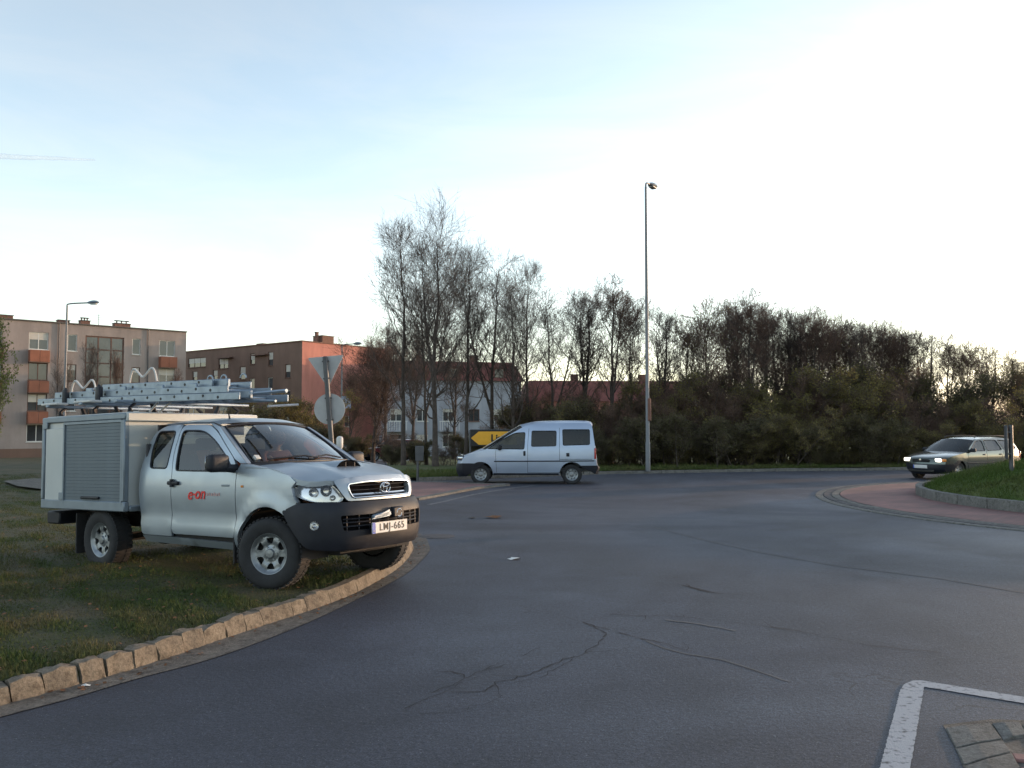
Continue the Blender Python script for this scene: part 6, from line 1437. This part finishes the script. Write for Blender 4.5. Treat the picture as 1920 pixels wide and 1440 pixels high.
# shrubs of the hedge: three rows, then undergrowth on the left
rows = [('low row', 36.6, 1045, 2000, 34, (838, 858), ('shrub_dark', 'shrub_olive', 'shrub_dark'), 'low leafy shrub'), ('front row', 36.0, 1036, 2000, 46, (770, 820), ('shrub_olive', 'shrub_dark', 'shrub_olive'), 'olive leafy shrub'), ('middle row', 38.2, 1020, 2000, 60, (705, 760), ('shrub_brown', 'shrub_olive', 'shrub_brown'), 'brown twiggy shrub'), ('back row', 40.6, 1030, 2000, 66, (695, 740), ('shrub_brown', 'shrub_brown', 'shrub_dark'), 'dark tall shrub')]
for nm, Y, p0, p1, st, (t0, t1), ks, lbl in rows:
    i = 0; px = p0
    while px < p1:
        u = px + rnd.uniform(-12, 12); Yq = Y + rnd.uniform(-.6, .6); x = Yz(u, 800, Yq)[0]; yv = interp(x, [p[0] for p in verge_edge], [p[1] for p in verge_edge]); Yq = max(Yq, yv + (2.0 + (Y - 36) if nm != 'low row' else 1.5))
        x = Yz(u, 800, Yq)[0]; ty = rnd.uniform(t0, t1) + (25 if px < 1200 else 0) - (32 if nm in ('middle row', 'back row') and 1250 < px < 1720 else 0)
        plant(ks[i % 3], x, Yq, hgt(ty, Yq), '%s in the %s of the hedge, %s from the left' % (lbl, nm, ORD[i]), 'shrub', 'hedge shrubs beyond the road', None, rnd.uniform(1.0, 1.35) * (.8 if nm == 'back row' else 1.15 if nm == 'front row' else 1)); i += 1; px += st
i = 0
for px, ty, Y, k in [(735, 835, 38, 'shrub_dark'), (790, 825, 39, 'shrub_dark'), (835, 830, 37.5, 'shrub_bare'), (880, 815, 40, 'shrub_dark'), (935, 800, 41, 'shrub_bare'), (985, 780, 40, 'shrub_dark'), (1020, 760, 39, 'shrub_olive'), (1055, 745, 38.5, 'shrub_dark'), (860, 800, 44, 'shrub_bare'), (760, 810, 44, 'shrub_bare'), (960, 760, 44, 'shrub_brown'), (905, 845, 36.5, 'shrub_dark')]:
    x = Yz(px, 800, Y)[0]; plant(k, x, Y, max(.8, hgt(ty, Y)), 'low shrub among the trunks of the tall bare trees, %s from the left' % ORD[i], 'shrub', 'undergrowth below the tall trees', None, 1.3); i += 1
x = Yz(700, 800, 47)[0]; plant('red', x, 47, hgt(630, 47), 'reddish twiggy tree spreading in front of the salmon gable wall', 'tree', 'trees by the houses', 1.0, 1.15)
x = Yz(655, 800, 60)[0]; plant('red', x, 60, hgt(690, 60), 'small reddish tree close to the salmon gable wall', 'tree', 'trees by the houses', 2.0, .8)
x = Yz(-25, 800, 31)[0]; plant('leafy', x, 31, hgt(592, 31), 'tree with fresh green leaves at the left edge of the picture', 'tree', 'trees by the houses', .6, .62)
for i, (px, ty, Y, k, wd) in enumerate([(165, 640, 62, 'mid_a', .55), (215, 655, 63, 'mid_b', .5), (110, 670, 60, 'tall_c', .6), (330, 690, 64, 'mid_b', .5)]):
    x = Yz(px, 800, Y)[0]; plant(k, x, Y, hgt(ty, Y), 'thin bare tree before the grey block of flats, %s planted' % ORD[i] if False else ('thin bare tree before the stairwell glazing of the grey flats', 'thin bare tree right of the stairwell glazing of the grey flats', 'thin bare tree left of the arm lamp by the grey flats', 'thin bare tree at the right end of the grey flats')[i], 'tree', 'trees by the houses', i * 1.7, wd)
for i, (px, ty, Y, k) in enumerate([(470, 765, 40, 'shrub_dark'), (515, 735, 42, 'shrub_olive'), (555, 745, 44, 'shrub_olive'), (590, 790, 41, 'shrub_dark'), (430, 775, 45, 'shrub_dark'), (675, 815, 50, 'shrub_dark'), (730, 800, 52, 'shrub_bare')]):
    x = Yz(px, 800, Y)[0]; plant(k, x, Y, hgt(ty, Y), 'shrub behind the cab of the pickup truck, %s in the clump' % ORD[i], 'shrub', 'shrubs behind the pickup truck', None, 1.2)
# contrail, high and far away on the left
A0, A1 = Vector(Yz(-260, 283, 9500)), Vector(Yz(178, 300, 9500)); n = 40
b = MB(); g = random.Random(5); b.tube([A0.lerp(A1, i / n) + Vector((0, g.uniform(-6, 6), g.uniform(-2, 2))) for i in range(n + 1)], [(46 - 36 * (i / n) ** 2) * g.uniform(.92, 1.05) for i in range(n + 1)], 12)
m, nt, p = nodes('contrail vapour'); nt.nodes.remove(p); out = nt.nodes['Material Output']
tr = nt.nodes.new('ShaderNodeBsdfTransparent'); df = nt.nodes.new('ShaderNodeBsdfTranslucent'); df.inputs[0].default_value = (.75, .90, 1., 1); d2 = nt.nodes.new('ShaderNodeBsdfDiffuse'); d2.inputs[0].default_value = (.75, .90, 1., 1)
ad = nt.nodes.new('ShaderNodeMixShader'); link(nt, df.outputs[0], ad.inputs[1]); link(nt, d2.outputs[0], ad.inputs[2]); mx = nt.nodes.new('ShaderNodeMixShader'); mx.inputs[0].default_value = .22
link(nt, tr.outputs[0], mx.inputs[1]); link(nt, ad.outputs[0], mx.inputs[2]); link(nt, mx.outputs[0], out.inputs['Surface'])
tag(b.build('contrail', m), 'faint white contrail high in the sky at the left edge', 'contrail')
